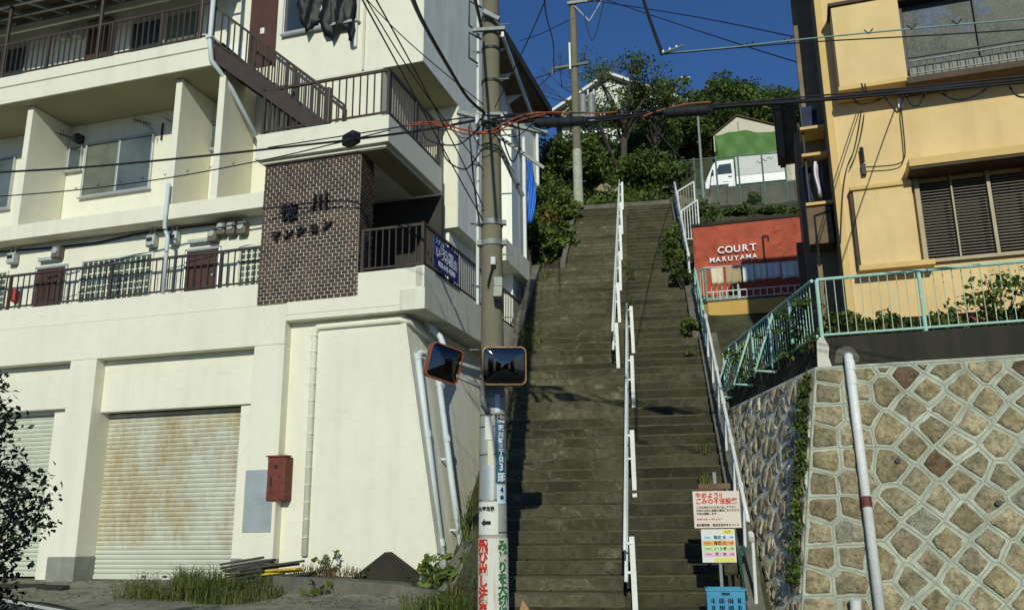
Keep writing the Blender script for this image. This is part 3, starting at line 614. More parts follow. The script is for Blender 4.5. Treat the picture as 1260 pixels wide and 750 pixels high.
# third floor
lb('third_floor_slab', C_, [(-9.5,-.92,-1.6,.19,10.47,10.86)]); lb('third_floor_slab', C_, [(-9.5,-.92,-1.6,.205,10.875,11.12)]); lb('slab_soffit_shade', M['soffit_shade'], [(-9.5,-.95,-1.15,.15,10.455,10.466)], bevel=0)  # thin sheet below the slab has its shade painted in
lb('third_floor_wall', C_, [(-9.5,-.15,-1.32,-1.20,10.9,15.2)], bevel=0); lb('second_floor_wall', C_, [(-.92,.2,-1.40,-1.16,10.45,11.1)], bevel=0)
railing(LB, (-9.4,-.14,11.13), (-.98,-.14,11.13), .84, M['brown'], 58, bar=.022, posts=(0,.3,.5,.7,.85,1))
for u in (-3.86, -6.42, -1.30): lb('awning_post', M['brown'], [(u-.035,u+.035,.10,.17,11.1,12.95)])
# awning: sheets on beams
aw = lb('awning', M['galv'], [(-9.4,-1.2,.10,.16,12.96,13.04),(-9.4,-1.2,-1.16,-1.10,13.42,13.50),(-9.4,-1.2,-.55,-.49,13.19,13.27)], bevel=0)
for k in range(11):
    u = -9.3+k*.8; bb = MB(); bb.bar((u,-.40,12.93),(u,1.18,13.46),.05,.05); bb.build('awning_rafter', M['galv'], aw)
    if k < 10: bb = MB(); bb.hexa([(u+.01,-.45,12.99),(u+.79,-.45,12.99),(u+.79,1.18,13.53),(u+.01,1.18,13.53)],[(u+.01,-.45,13.005),(u+.79,-.45,13.005),(u+.79,1.18,13.545),(u+.01,1.18,13.545)]); bb.build('awning_sheet', M['soffit'], aw)
b = MB(); b.bar((-9.4,.6,12.85),(-1.2,.6,12.85),.04,.04); b.build('laundry_pole', M['creampipe'], LB)
window(-9.0,-7.3,11.35,12.85,-1.20,2,gl=[M['glass']]); window(-4.2,-2.4,11.35,12.85,-1.20,2,gl=[M['glass'],M['frost']])
lb('door', M['door'], [(-5.5,-4.7,-1.2,-1.15,11.12,12.95)]); lb('door', M['door'], [(-1.05,-.3,-1.2,-1.16,11.12,13.0)])
lb('door_lamp', M['box'], [(-5.45,-4.8,-1.2,-1.05,13.02,13.12)]); lb('gas_meter', M['meter'], [(-6.2,-5.98,-1.2,-1.02,12.75,13.05)], bevel=.03); lb('gas_meter', M['meter'], [(-5.85,-5.63,-1.2,-1.02,12.75,13.05)], bevel=.03)
lb('fire_extinguisher', M['red'], [(-6.08,-5.94,-1.2,-1.06,11.5,12.0)], bevel=.05)
lb('wall_dado', M['grey_render'], [(-6.75,-5.55,-1.20,-1.19,11.12,11.85)], bevel=0); lb('wall_dado', M['grey_render'], [(-2.25,-1.1,-1.20,-1.19,11.12,11.85)], bevel=0)
# upper room block
lb('upper_block', C_, [(-.15,2.37,-2.9,-.85,10.39,16.2),]); lb('upper_block_end', C_, [(2.37,3.22,-2.9,-.85,10.39,16.2)], bevel=0)
b = MB(); b.box(3.222,3.232,.855,5.8,10.40,16.2); b.box(3.222,3.232,2.85,5.8,7.6,10.40); b.build('side_face', M['grey_render'], LB)
lb('rear_block', C_, [(-.2,3.22,-5.8,-2.9,7.58,16.2)], bevel=0)
lb('rear_block_front', C_, [(.2,3.222,-2.92,-2.82,7.58,10.39)], bevel=0)
lb('hall_side_wall', C_, [(2.3,2.36,-2.82,-1.3,8.77,10.39)], bevel=0)
wn = window(.08,1.76,11.58,12.9,-.85,2,frame=M['alum'],gl=[M['glass']],dep=.09)
# downpipe of the third floor
b = MB(); b.tube([(-.96,-.25,14.2),(-.95,-.25,11.25),(-.95,-.25,10.95),(-.90,-.22,10.55),(-.78,.15,10.3),(-.3,.6,9.2)], .05, 10); b.build('downpipe', M['pvc'], LB, smooth=True)
lb('drain_joint', M['pvc'], [(-1.02,-.88,.18,.32,11.02,11.10)])
# outside stair
sb = MB()
A0, A1 = Vector((-1.0, 0, 11.10)), Vector((1.42, 0, 8.80))
for y in (-.12, .72): sb.hexa([(A0.x,y-.02,10.66),(A1.x-.12,y-.02,8.80),(A1.x-.12,y+.02,8.80),(A0.x,y+.02,10.66)],[(A0.x,y-.02,11.06),(A1.x+.28,y-.02,8.80),(A1.x+.28,y+.02,8.80),(A0.x,y+.02,11.06)])
so_ = sb.build('outside_stair', M['brown'], LB)
for k in range(11):
    f = (k+.5)/11; p = A0.lerp(A1, f); b = MB(); b.box(p.x-.14,p.x+.14,-.10,.70,p.z-.03,p.z); b.build('tread', M['brown'], so_)
    b = MB(); b.box(p.x-.14,p.x-.12,-.10,.70,p.z,p.z+.19); b.build('riser', M['brown'], so_)
railing(LB, (-.95,-.12,11.02), (1.70,-.12,8.72), .78, M['brown'], 17, bar=.022, posts=(.33,.66,1), gap=.05); railing(LB, (-.7,.72,10.9), (1.60,.72,8.85), .78, M['brown'], 14, bar=.022, posts=(.5,1), gap=.05)
lb('stair_newel', M['brown'], [(1.67,1.77,.05,.17,8.8,9.55)]); 
railing(LB, (.34,-.12,8.80), (2.97,-.12,8.80), .92, M['brown'], 18, bar=.022, rail=.05, posts=(0,1), gap=.06); railing(LB, (2.97,-.12,8.80), (2.97,2.4,8.80), .92, M['brown'], 22, bar=.022, rail=.05, posts=(.5,1), gap=.06)
railing(LB, (.34,-.12,8.80), (.34,.75,8.80), .92, M['brown'], 5, bar=.022, rail=.05, posts=(1,), gap=.06)
# fittings on the upper block
lb('wall_pipe', M['creampipe'], [(1.90,1.95,-.85,-.81,10.4,16)]); lb('junction_box', M['insul'], [(-.75,-.65,-1.2,-1.12,11.9,12.05)])
lb('vent_pipe', M['white'], [(1.72,1.78,-.85,-.78,10.95,11.5)])
# wooden-sheet soffits and eaves along the stair side
ev = lb('eave', M['soffit'], [(3.0,3.72,-5.9,-.4,15.15,15.22)], bevel=0); lb('eave_gutter', M['white'], [(3.70,3.78,-5.9,-.4,15.16,15.30)]); lb('eave_roof', M['roofdark'], [(2.8,3.76,-5.92,-.4,15.30,15.36)])
for k in range(4):
    b = MB(); y = 1.4+k*1.4; b.prism([(3.24,y,15.14),(3.70,y,15.14),(3.24,y,14.9)], (0,.05,0)); b.build('eave_bracket', M['white'], ev)
# rear balcony slab with shaded wall below, and a downpipe
lb('rear_balcony', C2, [(3.22,3.62,-7.0,-5.0,7.45,8.0)]); b = MB(); b.tube([(3.42,7.3,5.9),(3.42,7.3,11.6)], .05, 8); b.build('downpipe', M['white'], LB)
lb('rear_ground_wall', M['grey_render'], [(2.7,3.0,-8.0,-2.95,5.4,7.6)], bevel=0); lb('wall_fixture', M['white'], [(3.23,3.33,-5.2,-5.08,7.1,7.4)])

# black sheet hanging out of the upper window
b = MB(); q = random.Random(4); nx, nz = 16, 9; vs = []
for j in range(nz+1):
    for i in range(nx+1):
        u = .45 + 1.32*i/nx; z = 12.6 - (1.15 + .22*math.sin(i*.9) + (.25 if i > 9 else 0) - .35*(i < 3))*j/nz
        vs.append((u + q.uniform(-.03,.03), -.10-.08*math.sin(i*1.5+j*.4)-.05*q.random(), z))
b.v = [LF.at(v[0], -.85 - v[1]*1.0 , v[2]) for v in vs]; b.f = [(j*(nx+1)+i, j*(nx+1)+i+1, (j+1)*(nx+1)+i+1, (j+1)*(nx+1)+i) for j in range(nz) for i in range(nx)]
o = b.build('plastic_sheet', M['bag'], smooth=True); sm = o.modifiers.new('s','SOLIDIFY'); sm.thickness = .004
tag(o, 'crumpled black plastic sheet hanging out of the upper window', 'sheet')

# house behind: a second roof line with soffit, and a gabled house further up
t = thing('rear_house', 'pale house with a dark eave and white brackets behind the big pole', 'building', (-.18, 20.3, 0), -R(10.5))
def tb(name, material, x0,x1,y0,y1,z0,z1): b = MB(); b.box(x0,x1,y0,y1,z0,z1); return b.build(name, material, t)
tb('wall', M['grey_render'], -4, -.50, .1, 4.8, 8.5, 13.9); tb('soffit', M['wood'], -4.1, -.02, -.05, 5.0, 13.80, 13.86); tb('fascia', M['white'], -.02, .05, -.05, 5.0, 13.80, 13.94); tb('roof', M['roofdark'], -4.1, .07, -.06, 5.02, 13.95, 14.05)
for k in range(4): b = MB(); b.prism([(-.49,.5+1.3*k,13.79),(-.04,.5+1.3*k,13.79),(-.49,.5+1.3*k,13.5)], (0,.05,0)); b.build('eave_bracket', M['white'], t)
tb('lower_wing', M['grey_render'], -3, .16, .25, 2.3, 5.2, 11.3); tb('wing_coping', M['cream2'], -3, .22, .2, 2.35, 11.3, 11.42)
t = thing('hill_house', 'pale house with a long dark roof edge left of the far pole', 'building', (-.1, 24.4, 0), -R(17.5))
tb('wall', M['grey_render'], -4, -.42, .2, 5.0, 8.5, 16.1); tb('soffit', M['wood'], -4, -.02, -.1, 5.2, 16.12, 16.18); tb('roof', M['roofdark'], -4, .08, -.15, 5.25, 16.19, 16.42); tb('gutter', M['roofdark'], .0, .12, -.1, 5.2, 16.04, 16.16)
b = MB(); b.tube([(-.34,4.6,9.5),(-.34,4.6,16.0)], .06, 8); b.build('downpipe', M['white'], t)
# blue tarpaulin tied along the rear corner
b = MB(); nz, nx = 14, 6; vs = []
for j in range(nz+1):
    for i in range(nx+1):
        f = j/nz; p = Vector((.42 + .20*i/nx*(.7+.5*math.sin(f*3)), 21.6+.04*math.sin(i*2+j), 10.9-1.75*f)); p.y += .09*math.sin(i*1.9+j*.7); vs.append(p)
b.v = vs; b.f = [(j*(nx+1)+i, j*(nx+1)+i+1, (j+1)*(nx+1)+i+1, (j+1)*(nx+1)+i)[::-1] for j in range(nz) for i in range(nx)]
o = b.build('tarpaulin', M['tarpblue'], smooth=True); o.modifiers.new('s','SOLIDIFY').thickness = .006
tag(o, 'bright blue tarpaulin hanging down the rear corner of the apartment block', 'tarpaulin')
# ------------------------------------------------------------------ drainpipes on the leaning end wall
def Lw(u, w, z): return LF.at(u, w, z)
dp = thing('drainpipe', 'pale blue drainpipe slanting down the corner of the cream garage wall', 'pipe', Lw(3.95,-.5,.5), 0, 'pale drainpipes on the garage end wall')
off = Vector(dp.location)
def wpath(pts): return [Lw(*p) - off for p in pts]
b = MB(); b.tube(wpath([(3.62,-1.1,4.42),(3.42,-.52,4.44),(3.40,-.46,4.36),(3.98,-.46,.45)]), .058, 12); b.build('pipe', M['pvc'], dp, smooth=True)
for z in (4.36, 3.0, 1.2): f = (4.36-z)/3.91; b = MB(); p = Lw(3.40+.58*f,-.46,z)-off; b.tube([p-Vector((-.009,0,.055)), p+Vector((-.009,0,.055))], .068, 12); b.build('collar', M['pvc'], dp)
for z in (2.9, 1.6): f = (4.36-z)/3.91; b = MB(); p = Lw(3.40+.58*f,-.46,z)-off; b.bar(p, p+LF.u*-.16, .03, .03); b.build('clip', M['insul'], dp)
dp = thing('drainpipe', 'pale drainpipe bent out under the balcony corner behind the left mirror', 'pipe', Lw(4.1,-.9,.9), 0, 'pale drainpipes on the garage end wall'); off = Vector(dp.location)
b = MB(); b.tube(wpath([(3.30,-.95,5.3),(3.32,-.95,5.1),(3.62,-.95,4.80),(3.68,-.95,4.65),(3.62,-.92,3.95),(3.90,-.90,2.1),(4.11,-.88,.88)]), .055, 12); b.build('pipe', M['pvc'], dp, smooth=True)
for (u,w_,z) in ((3.62,-.92,3.95),(3.78,-.91,2.95),(3.46,-.95,4.96)): b = MB(); p = Lw(u,w_,z)-off; b.tube([p-Vector((-.008,0,.05)), p+Vector((-.008,0,.05))], .066, 12); b.build('collar', M['pvc'], dp)
for (u,w_,z) in ((3.82,-.9,2.6),(4.0,-.9,1.4)): b = MB(); p = Lw(u,w_,z)-off; b.bar(p, p+LF.u*-.14, .03, .03); b.build('clip', M['insul'], dp)
sp = thing('standpipe', 'short capped grey standpipe at the foot of the drainpipe', 'pipe', Lw(3.90,.3,.25)); 
b = MB(); b.tube([(0,0,0),(0,0,.42)], .06, 12); b.build('pipe', M['pvc'], sp, smooth=True)
b = MB(); b.tube([(0,0,.40),(0,0,.46)], .075, 12); b.build('cap', M['pvc'], sp); b = MB(); b.tube([(0,0,.10),(0,0,.15)], .07, 12); b.build('collar', M['pvc'], sp)
b = MB(); b.tube([(.05,.05,.3),(.16,.15,.32)], .045, 10); b.build('branch', M['pvc'], sp)

# low stained concrete wall at the foot of the garage end
lw = thing('low_wall', 'low dark stained concrete wall with a pointed top below the garage end', 'wall', Lw(2.6,.35,0), LF.a)
b = MB(); b.prism([(-1.15,-.35,.05),(1.75,-.35,.05),(1.75,-.35,.50),(.9,-.35,.62),(-1.15,-.35,.72)], (0,.80,0)); b.build('kerb_block', M['concrete'], lw, bevel=.012)
b = MB(); b.prism([(-.05,.12,.5),(1.22,.12,.5),(1.20,.12,.66),(.58,.12,1.07),(.02,.12,.68)], (0,.26,0)); b.build('gable_slab', M['darkconc'], lw, bevel=.004)

# stacked boards by the right pillar
q = random.Random(5)
bl = {}
for k in range(15):
    right = k % 2; lay = k//2; ln = q.uniform(.70,.95); yel = (k in (7, 9, 4))
    u = (.72 if not right else 1.42) + q.uniform(-.08,.08); z = .60 + lay*.046
    p = Lw(u, .42+q.uniform(-.06,.06), z); b = MB(); b.box(-ln/2,ln/2,-.07,.07,0,.036)
    o = b.build('board', M['yellowpaint'] if yel else M['oldboard'], bevel=.004, loc=p, rot=(R(q.uniform(-2,2)), R(-(5 if right else 8)+q.uniform(-2,2)), LF.a + R(q.uniform(-9,9))))
    c = 'yellow' if yel else 'grey'; side = 'right' if right else 'left'; pos = ['bottom','second','third','fourth','fifth','sixth','seventh','top'][lay]
    tag(o, '%s worn board, %s layer of the %s stack at the pillar foot' % (c, pos, side), 'board', 'boards stacked at the foot of the right pillar')

# blue estate-agent banner tied to the balcony railing
bn = thing('banner', 'dark blue banner with white Japanese lettering on the corner balcony railing', 'banner', Lw(3.735,-.30,5.94), LF.a)
b = MB(); b.prism([(0,0,0),(0,1.22,0),(0,1.22,.56),(0,0,.58)], (.012,0,0)); b.build('cloth', M['bluebanner'], bn)
rx = (R(90), 0, R(90))
lettering('いづみ商会', .215, M['textwhite'], bn, (.016,.62,.285), rx, bold=.004); lettering('078-641-8280', .150, M['textwhite'], bn, (.016,.62,.105), rx, bold=.003)
lettering('マンション・土地建物', .065, M['textwhite'], bn, (.016,.62,.425), rx, bold=.002); lettering('テナント', .11, M['c_blue'], bn, (.016,.28,.50), rx)
b = MB(); b.box(.013,.015,.04,1.18,.375,.385); b.build('rule', M['textwhite'], bn)

# ------------------------------------------------------------------ the big utility pole
PX_, PY_ = -.257, 10.897
up = thing('utility_pole', 'tall tapering concrete utility pole with signs standing before the stairs', 'utility pole', (PX_, PY_, .2))
def pr(z): return .168 - (z-.2)*.0062
b = MB(); pth = [(0,0,z-.2) for z in span(.2, 12, .6)]; rings = []
b.tube(pth, pr(.2), 20, r1=pr(12)); b.build('shaft', M['pole'], up, smooth='auto')
def arc_plate(name, a0, a1, z0, z1, material, parent=up, proud=.006, n=10):
    b = MB(); vs = []
    for k in range(n+1):
        a = R(a0 + (a1-a0)*k/n)
        for z in (z0, z1): r_ = pr(z)+proud; vs.append((math.sin(a)*r_, -math.cos(a)*r_, z-.2))
    for k in range(n+1):
        a = R(a0 + (a1-a0)*k/n)
        for z in (z0, z1): r_ = pr(z)-.004; vs.append((math.sin(a)*r_, -math.cos(a)*r_, z-.2))
    m = 2*(n+1); fs = [(2*k, 2*k+2, 2*k+3, 2*k+1) for k in range(n)]
    for k in range(n): fs += [(2*k+1, 2*k+3, m+2*k+3, m+2*k+1), (m+2*k, m+2*k+2, 2*k+2, 2*k)]
    fs += [(0,1,m+1,m), (2*n+1,2*n,m+2*n,m+2*n+1)]
    b.v = vs; b.f = fs; return b.build(name, material, parent, smooth='auto')
def pole_text(body, size, a, z, material, line=1.0, parent=None, proud=.012, sx=1.0, bold=.002):
    r_ = pr(z)+proud; a_ = R(a); return lettering(body, size, material, parent or up, (math.sin(a_)*r_, -math.cos(a_)*r_, z-.2), (R(90), 0, a_), .002, line, 'CENTER', bold, sx)
def arc_band(z0, z1, material, proud=.008, name='band'): return arc_plate(name, -180, 180, z0, z1, material, proud=proud, n=24)
sleeve = arc_plate('sleeve', -100, 100, 1.30, 2.76, M['pgrey'], proud=.010, n=16)
for z in (1.36, 1.74, 2.28, 2.62): arc_band(z, z+.012, M['bmetal'], .014, 'strap')
s1 = arc_plate('warning_sign', -82, 80, .28, 1.30, M['stickerrust'], proud=.020, n=16)
for k, ch in enumerate('飛び出し注意'): pole_text(ch, .148, -38, 1.215-.137*k, M['textred'], parent=up, proud=.028, bold=.005)
for k, ch in enumerate('みどりを大切に'): pole_text(ch, .134, 36, 1.21-.124*k, M['textgreen'], parent=up, proud=.028, bold=.005)
s2 = arc_plate('arrow_sign', -72, 22, 1.34, 1.72, M['signwhite'], proud=.018)
pole_text('大甲生協', .055, -25, 1.64, M['textblack'], proud=.026)
b = MB(); r_ = pr(1.5)+.026
for pts in ([(-.065,0),(-.02,.045),(-.02,-.045)], [(-.022,.02),(.06,.02),(.06,-.02),(-.022,-.02)]): b.prism([(x*math.cos(R(-25)) + math.sin(R(-25))*r_, -math.cos(R(-25))*r_ + x*math.sin(R(-25)), 1.48-.2+z) for x, z in pts], (0,.004,0))
b.build('arrow', M['textblack'], up)
s3 = arc_plate('street_plate', 12, 60, 1.94, 2.72, M['plateblue'], proud=.016)
pole_text('堀川町三丁目3'[0], .085, 36, 2.60, M['textwhite'], proud=.024)
for k, ch in enumerate('川町三丁目'): pole_text(ch, .078, 36, 2.52-.075*k, M['textwhite'], proud=.024)
pole_text('3', .12, 36, 2.13, M['textwhite'], proud=.024, bold=.004)
for k in range(3): pole_text('長田区', .035, 36, 2.045-.035*k, M['textwhite'], proud=.024)
pole_text('神戸市', .035, 36, 2.68, M['textwhite'], proud=.024)
arc_plate('number_plate', 18, 62, 1.70, 1.92, M['c_blue'], proud=.016); pole_text('4', .09, 38, 1.86, M['textblack'], proud=.024); pole_text('ゆ', .06, 38, 1.77, M['textblack'], proud=.024)
arc_plate('white_label', -32, 2, 2.46, 2.74, M['signwhite'], proud=.016); arc_plate('tape_strip', -20, 4, 1.95, 2.45, M['creampipe'], proud=.014)
arc_plate('grey_plate', -48, 6, 1.74, 2.16, M['galv'], proud=.017); arc_plate('number_tag', 12, 34, 2.80, 3.02, M['c_blue'], proud=.012)
pole_text('ヌ2', .05, 20, 2.74, M['textblack'], proud=.016)
for z in (5.02, 5.30): arc_band(z-.035, z+.035, M['galvband'], .016); 
for z in (7.85, 8.35, 7.35, 6.75): arc_band(z-.02, z+.02, M['bmetal'], .012)
for z in (5.02, 5.30):
    for a in (-70, 75): b = MB(); b.box(math.sin(R(a))*pr(z)*1.25-.03, math.sin(R(a))*pr(z)*1.25+.03, -.09, -.02, z-.2-.03, z-.2+.03); b.build('band_bolt', M['galvband'], up)
# climbing pegs
for k in range(18):
    z = 3.6+.42*k; sgn = 1 if k % 2 else -1; b = MB(); b.tube([(sgn*pr(z)*.8,-.06,z-.2),(sgn*(pr(z)+.14),-.08,z-.2)], .010, 6); b.build('step_peg', M['galvband'], up)
# white conduit up the left side, sensor box, brackets
b = MB(); b.tube([(-pr(3)-.035,-.03,4.0),(-pr(3)-.02,-.03,11.5)], .022, 8); b.build('conduit', M['white'], up)
b = MB(); b.box(.03,.14,-.34,-.17,4.16,4.28); b.hexa([(.02,-.36,4.02),(.13,-.36,4.02),(.13,-.2,4.02),(.02,-.2,4.02)],[(.03,-.34,4.16),(.14,-.34,4.16),(.14,-.17,4.16),(.03,-.17,4.16)]); b.build('control_box', M['pgrey'], up, bevel=.01)
b = MB(); b.tube([(.02,-.2,4.48),(.02,-.2,4.58)], .035, 10); b.build('sensor', M['insul'], up)
b = MB(); b.tube([(.02,-.2,4.48),(-.03,-.2,4.30),(-.05,-.18,4.2)], .012, 6); b.build('sensor_wire', M['black'], up)
b = MB(); b.bar((-.45,-.2,6.62),(.75,-.2,6.30),.06,.05); b.bar((.1,-.12,6.3),(.7,-.2,5.8),.04,.04); b.bar((-.05,-.16,6.5),(.42,.3,5.6),.05,.05); b.build('bracket_arm', M['galvband'], up)
b = MB(); b.box(-.22,.22,-.24,-.18,6.56,6.60); b.build('cable_bracket', M['galvband'], up)
for x in (-.18,.16): b = MB(); b.tube([(x,-.24,6.42),(x,-.24,6.55)], .03, 10); b.build('insulator', M['insul'], up)
for k, z in enumerate((8.0, 8.5, 9.2)): b = MB(); b.tube([(-pr(z)-.01,-.05,z-.2),(-.30,-.06,z-.2+.1),(-.30,-.08,z-.5),(-.18,-.1,z-.6)], .014, 6); b.build('wire_tail', M['black'], up)
b = MB(); b.bar((-.1,-.2,8.15),(.12,-.2,8.02),.04,.06); b.bar((-.25,-.12,7.9),(.2,-.16,7.9),.05,.05); b.build('bracket_arm', M['galvband'], up)

# traffic mirrors on brackets
def mirror(label, c, yaw, pitch, roll, rim, wd=.53, ht=.46):
    t = thing('traffic_mirror', label, 'traffic mirror', c, 0, 'rectangular traffic mirrors on the pole'); t.rotation_mode = 'XYZ'
    t.rotation_euler = (Matrix.Rotation(R(yaw),3,'Z') @ Matrix.Rotation(R(pitch),3,'X') @ Matrix.Rotation(R(roll),3,'Y')).to_euler()
    def rr(w_, h_, r_, n=5):
        P = []
        for cx, cz, a0 in ((w_/2-r_,h_/2-r_,0),(-w_/2+r_,h_/2-r_,90),(-w_/2+r_,-h_/2+r_,180),(w_/2-r_,-h_/2+r_,270)):
            for k in range(n+1): a = R(a0+90*k/n); P.append((cx+r_*math.cos(a), cz+r_*math.sin(a)))
        return P
    outer = rr(wd, ht, .07); inner = rr(wd-.034, ht-.034, .058)
    b = MB(); n = len(outer)
    ring = lambda P, y: [(x, y, z) for x, z in P]
    b.v = ring(outer, .03)+ring(outer,-.022)+ring(inner,-.026)+ring(inner,-.004)
    for a in range(3):
        for k in range(n): b.f.append((a*n+k, a*n+(k+1) % n, (a+1)*n+(k+1) % n, (a+1)*n+k))
    b.build('rim', rim, t, smooth='auto')
    b = MB(); n = len(inner); rings = 8; b.v = [(0,-.046,0)]
    for a in range(1, rings+1): f_ = a/rings; b.v += [(x*f_, -.006-.040*(1-f_*f_), z*f_) for x, z in inner]
    b.f = [(0, 1+(k+1) % n, 1+k) for k in range(n)] + [(1+(a-1)*n+k, 1+(a-1)*n+(k+1) % n, 1+a*n+(k+1) % n, 1+a*n+k) for a in range(1, rings) for k in range(n)]
    b.build('mirror_face', M['mirror'], t, smooth=True)
    b = MB(); b.prism([(x*.98, .03, z*.98) for x, z in outer], (0,.035,0)); b.build('back', M['mframe'], t)
    b = MB(); b.prism([(-wd/2-.01,-.03,ht/2+.004),(wd/2+.01,-.03,ht/2+.004),(wd/2-.03,-.10,ht/2+.012),(-wd/2+.03,-.10,ht/2+.012)], (0,.0,.006)); 
    return t
mr = mirror('orange-rimmed traffic mirror facing the road in front of the pole', (-.10,10.28,3.29), 3, 6, 0, M['mframe'])
ml = mirror('red-topped traffic mirror turned aside at the left of the pole', (-.84,10.55,3.38), 34, 6, 12, M['mframe_red'], .47, .44)
b = MB(); b.tube([(-.18,10.45,3.30),(-.36,10.62,3.15),(-.38,10.68,2.95),(-.31,10.74,2.80)], .035, 10); b.tube([(-.10,10.36,3.28),(-.2,10.46,3.30)], .03, 8); b.v = [tuple(Vector(p)-Vector((PX_,PY_,.2))) for p in b.v]; b.build('mirror_arm', M['galvband'], up, smooth=True)
b = MB(); b.tube([(-.72,10.66,3.42),(-.30,10.80,3.30)], .028, 8); b.tube([(-.74,10.66,3.26),(-.30,10.80,3.08)], .028, 8); b.v = [tuple(Vector(p)-Vector((PX_,PY_,.2))) for p in b.v]; b.build('mirror_arm', M['galvband'], up, smooth=True)
arc_band(3.24, 3.34, M['galvband'], .012); arc_band(2.98, 3.08, M['galvband'], .012); arc_plate('collar_plate', -120, 120, 2.78, 2.98, M['pgrey'], proud=.012)

# ------------------------------------------------------------------ notice boards, crate at the stair foot
nb = thing('notice_board', 'white notice with red heading about illegal dumping on a post by the stairs', 'sign', (2.47, 10.93, .2), -R(9))
b = MB(); b.box(-.02,.02,.03,.07,0,1.86); b.build('post', M['galvband'], nb)
b = MB(); b.box(-.28,.28,0,.012,1.19,1.63); b.build('panel', M['signcream'], nb, bevel=.004)
fx_ = (R(90),0,0)
lettering('やめよう!!', .072, M['textred'], nb, (-.25,-.004,1.575), fx_, align='LEFT', bold=.002); lettering('ごみの不法投棄', .075, M['textred'], nb, (0,-.004,1.505), fx_, bold=.002, sx=.95)
for k, ln in enumerate(('ごみは決められた日に出して下さい', '日本の公共に迷惑な違法ごみですので', '不法は通報します')): lettering(ln, .030, M['textblack'], nb, (-.245,-.004,1.435-.038*k), fx_, align='LEFT', bold=.0005)
lettering('違反者は法律により罰せられます', .020, M['textred'], nb, (-.245,-.004,1.295), fx_, align='LEFT'); lettering('長田警察署・長田区役所まちづくり', .032, M['textblack'], nb, (0,-.004,1.225), fx_, bold=.0005)
b = MB(); b.box(-.20,.18,.0,.01,1.655,1.72); b.build('wooden_batten', M['wood'], nb)
nc = thing('collection_chart', 'white chart with coloured rows of collection days below the notice', 'sign', (2.46, 10.915, .2), -R(9))
b = MB(); b.box(-.20,.20,0,.010,.79,1.178); b.build('panel', M['signwhite'], nc, bevel=.003)
for k, (c, tx) in enumerate((('c_blue','毎週 水'),('c_orange','毎週 火'),('c_green','1・3 金'),('c_pink','月・木'))):
    z = 1.08 - .065*k; b = MB(); b.box(-.185,.185,-.003,0,z-.028,z+.028); b.build('row', M[c], nc); lettering(tx, .045, M['textblack'], nc, (.02,-.005,z), fx_, bold=.001); lettering('収集', .026, M['textred'], nc, (.15,-.005,z), fx_); lettering('ごみ区分', .020, M['textblack'], nc, (-.13,-.005,z), fx_)
b = MB(); b.box(.05,.18,-.003,0,1.122,1.168); b.box(-.06,.185,-.003,0,.805,.845); b.build('row', M['c_yellow'], nc); lettering('6:37', .035, M['textblack'], nc, (.115,-.005,1.145), fx_)
b = MB(); b.box(-.01,.01,.012,.032,.0,.85); b.build('post', M['galvband'], nc)
# green netting tied to the rail post
b = MB(); q = random.Random(9); 
for k in range(5): b.tube([(2.74+.012*k+q.uniform(-.01,.01), 10.98+.01*k, .55), (2.73+q.uniform(-.02,.02),10.97,.9), (2.72+q.uniform(-.02,.02),10.95,1.12), (2.76+q.uniform(-.02,.02),10.96,1.18),(2.79,10.98,1.05)], .010, 5)
o = b.build('netting', mat('green_net', (.02,.075,.05), .8), smooth=True); tag(o, 'dark green rope netting hung beside the collection chart', 'net')
# crate
cr = thing('plastic_crate', 'blue plastic crate standing at the foot of the stairs under the notices', 'crate', (2.43, 10.62, .29), -R(10))
CW, CD, CH = .205, .16, .42
def crate_side(name, a, b_, loc, rz, w2):
    o_ = MB(); o_.box(-w2,w2,-.009,.009,CH-.09,CH); o_.box(-w2,w2,-.009,.009,0,.05)
    for x in (-w2+.02, -w2*.5, 0, w2*.5, w2-.02): o_.box(x-.02,x+.02,-.008,.008,.05,CH-.09)
    for z in (.15,.25): o_.box(-w2,w2,-.006,.006,z,z+.02)
    for k in range(16): x = -w2+.03+ (2*w2-.06)*k/15; o_.box(x-.003,x+.003,-.004,.004,.05,CH-.09)
    o_.box(-w2-.01,w2+.01,-.02,.012,CH-.012,CH+.012); o_.build(name, M['crate'], cr, loc=loc, rot=(0,0,rz))
crate_side('side', 0,0,(0,-CD,0),0,CW); crate_side('side',0,0,(0,CD,0),R(180),CW); crate_side('end',0,0,(-CW,0,0),R(-90),CD); crate_side('end',0,0,(CW,0,0),R(90),CD)
b = MB(); b.box(-CW,CW,-CD,CD,0,.02); b.build('bottom', M['crate'], cr)
b = MB(); b.box(-.045,.045,-CD-.014,-CD-.008,CH-.06,CH-.03); b.build('handle_hole', M['bmetal'], cr)
# small orange-brown board leaning at the pole
b = MB(); b.prism([(0,0,0),(.16,0,0),(.16,0,.18),(.03,0,.30)], (0,.02,0)); o = b.build('leaning_board', mat('faded_tan_board', (.36,.22,.10), .8), loc=(.0,10.98,.30), rot=(R(-8),R(10),R(-20))); tag(o, 'small faded orange board leaning at the right foot of the big pole', 'board')
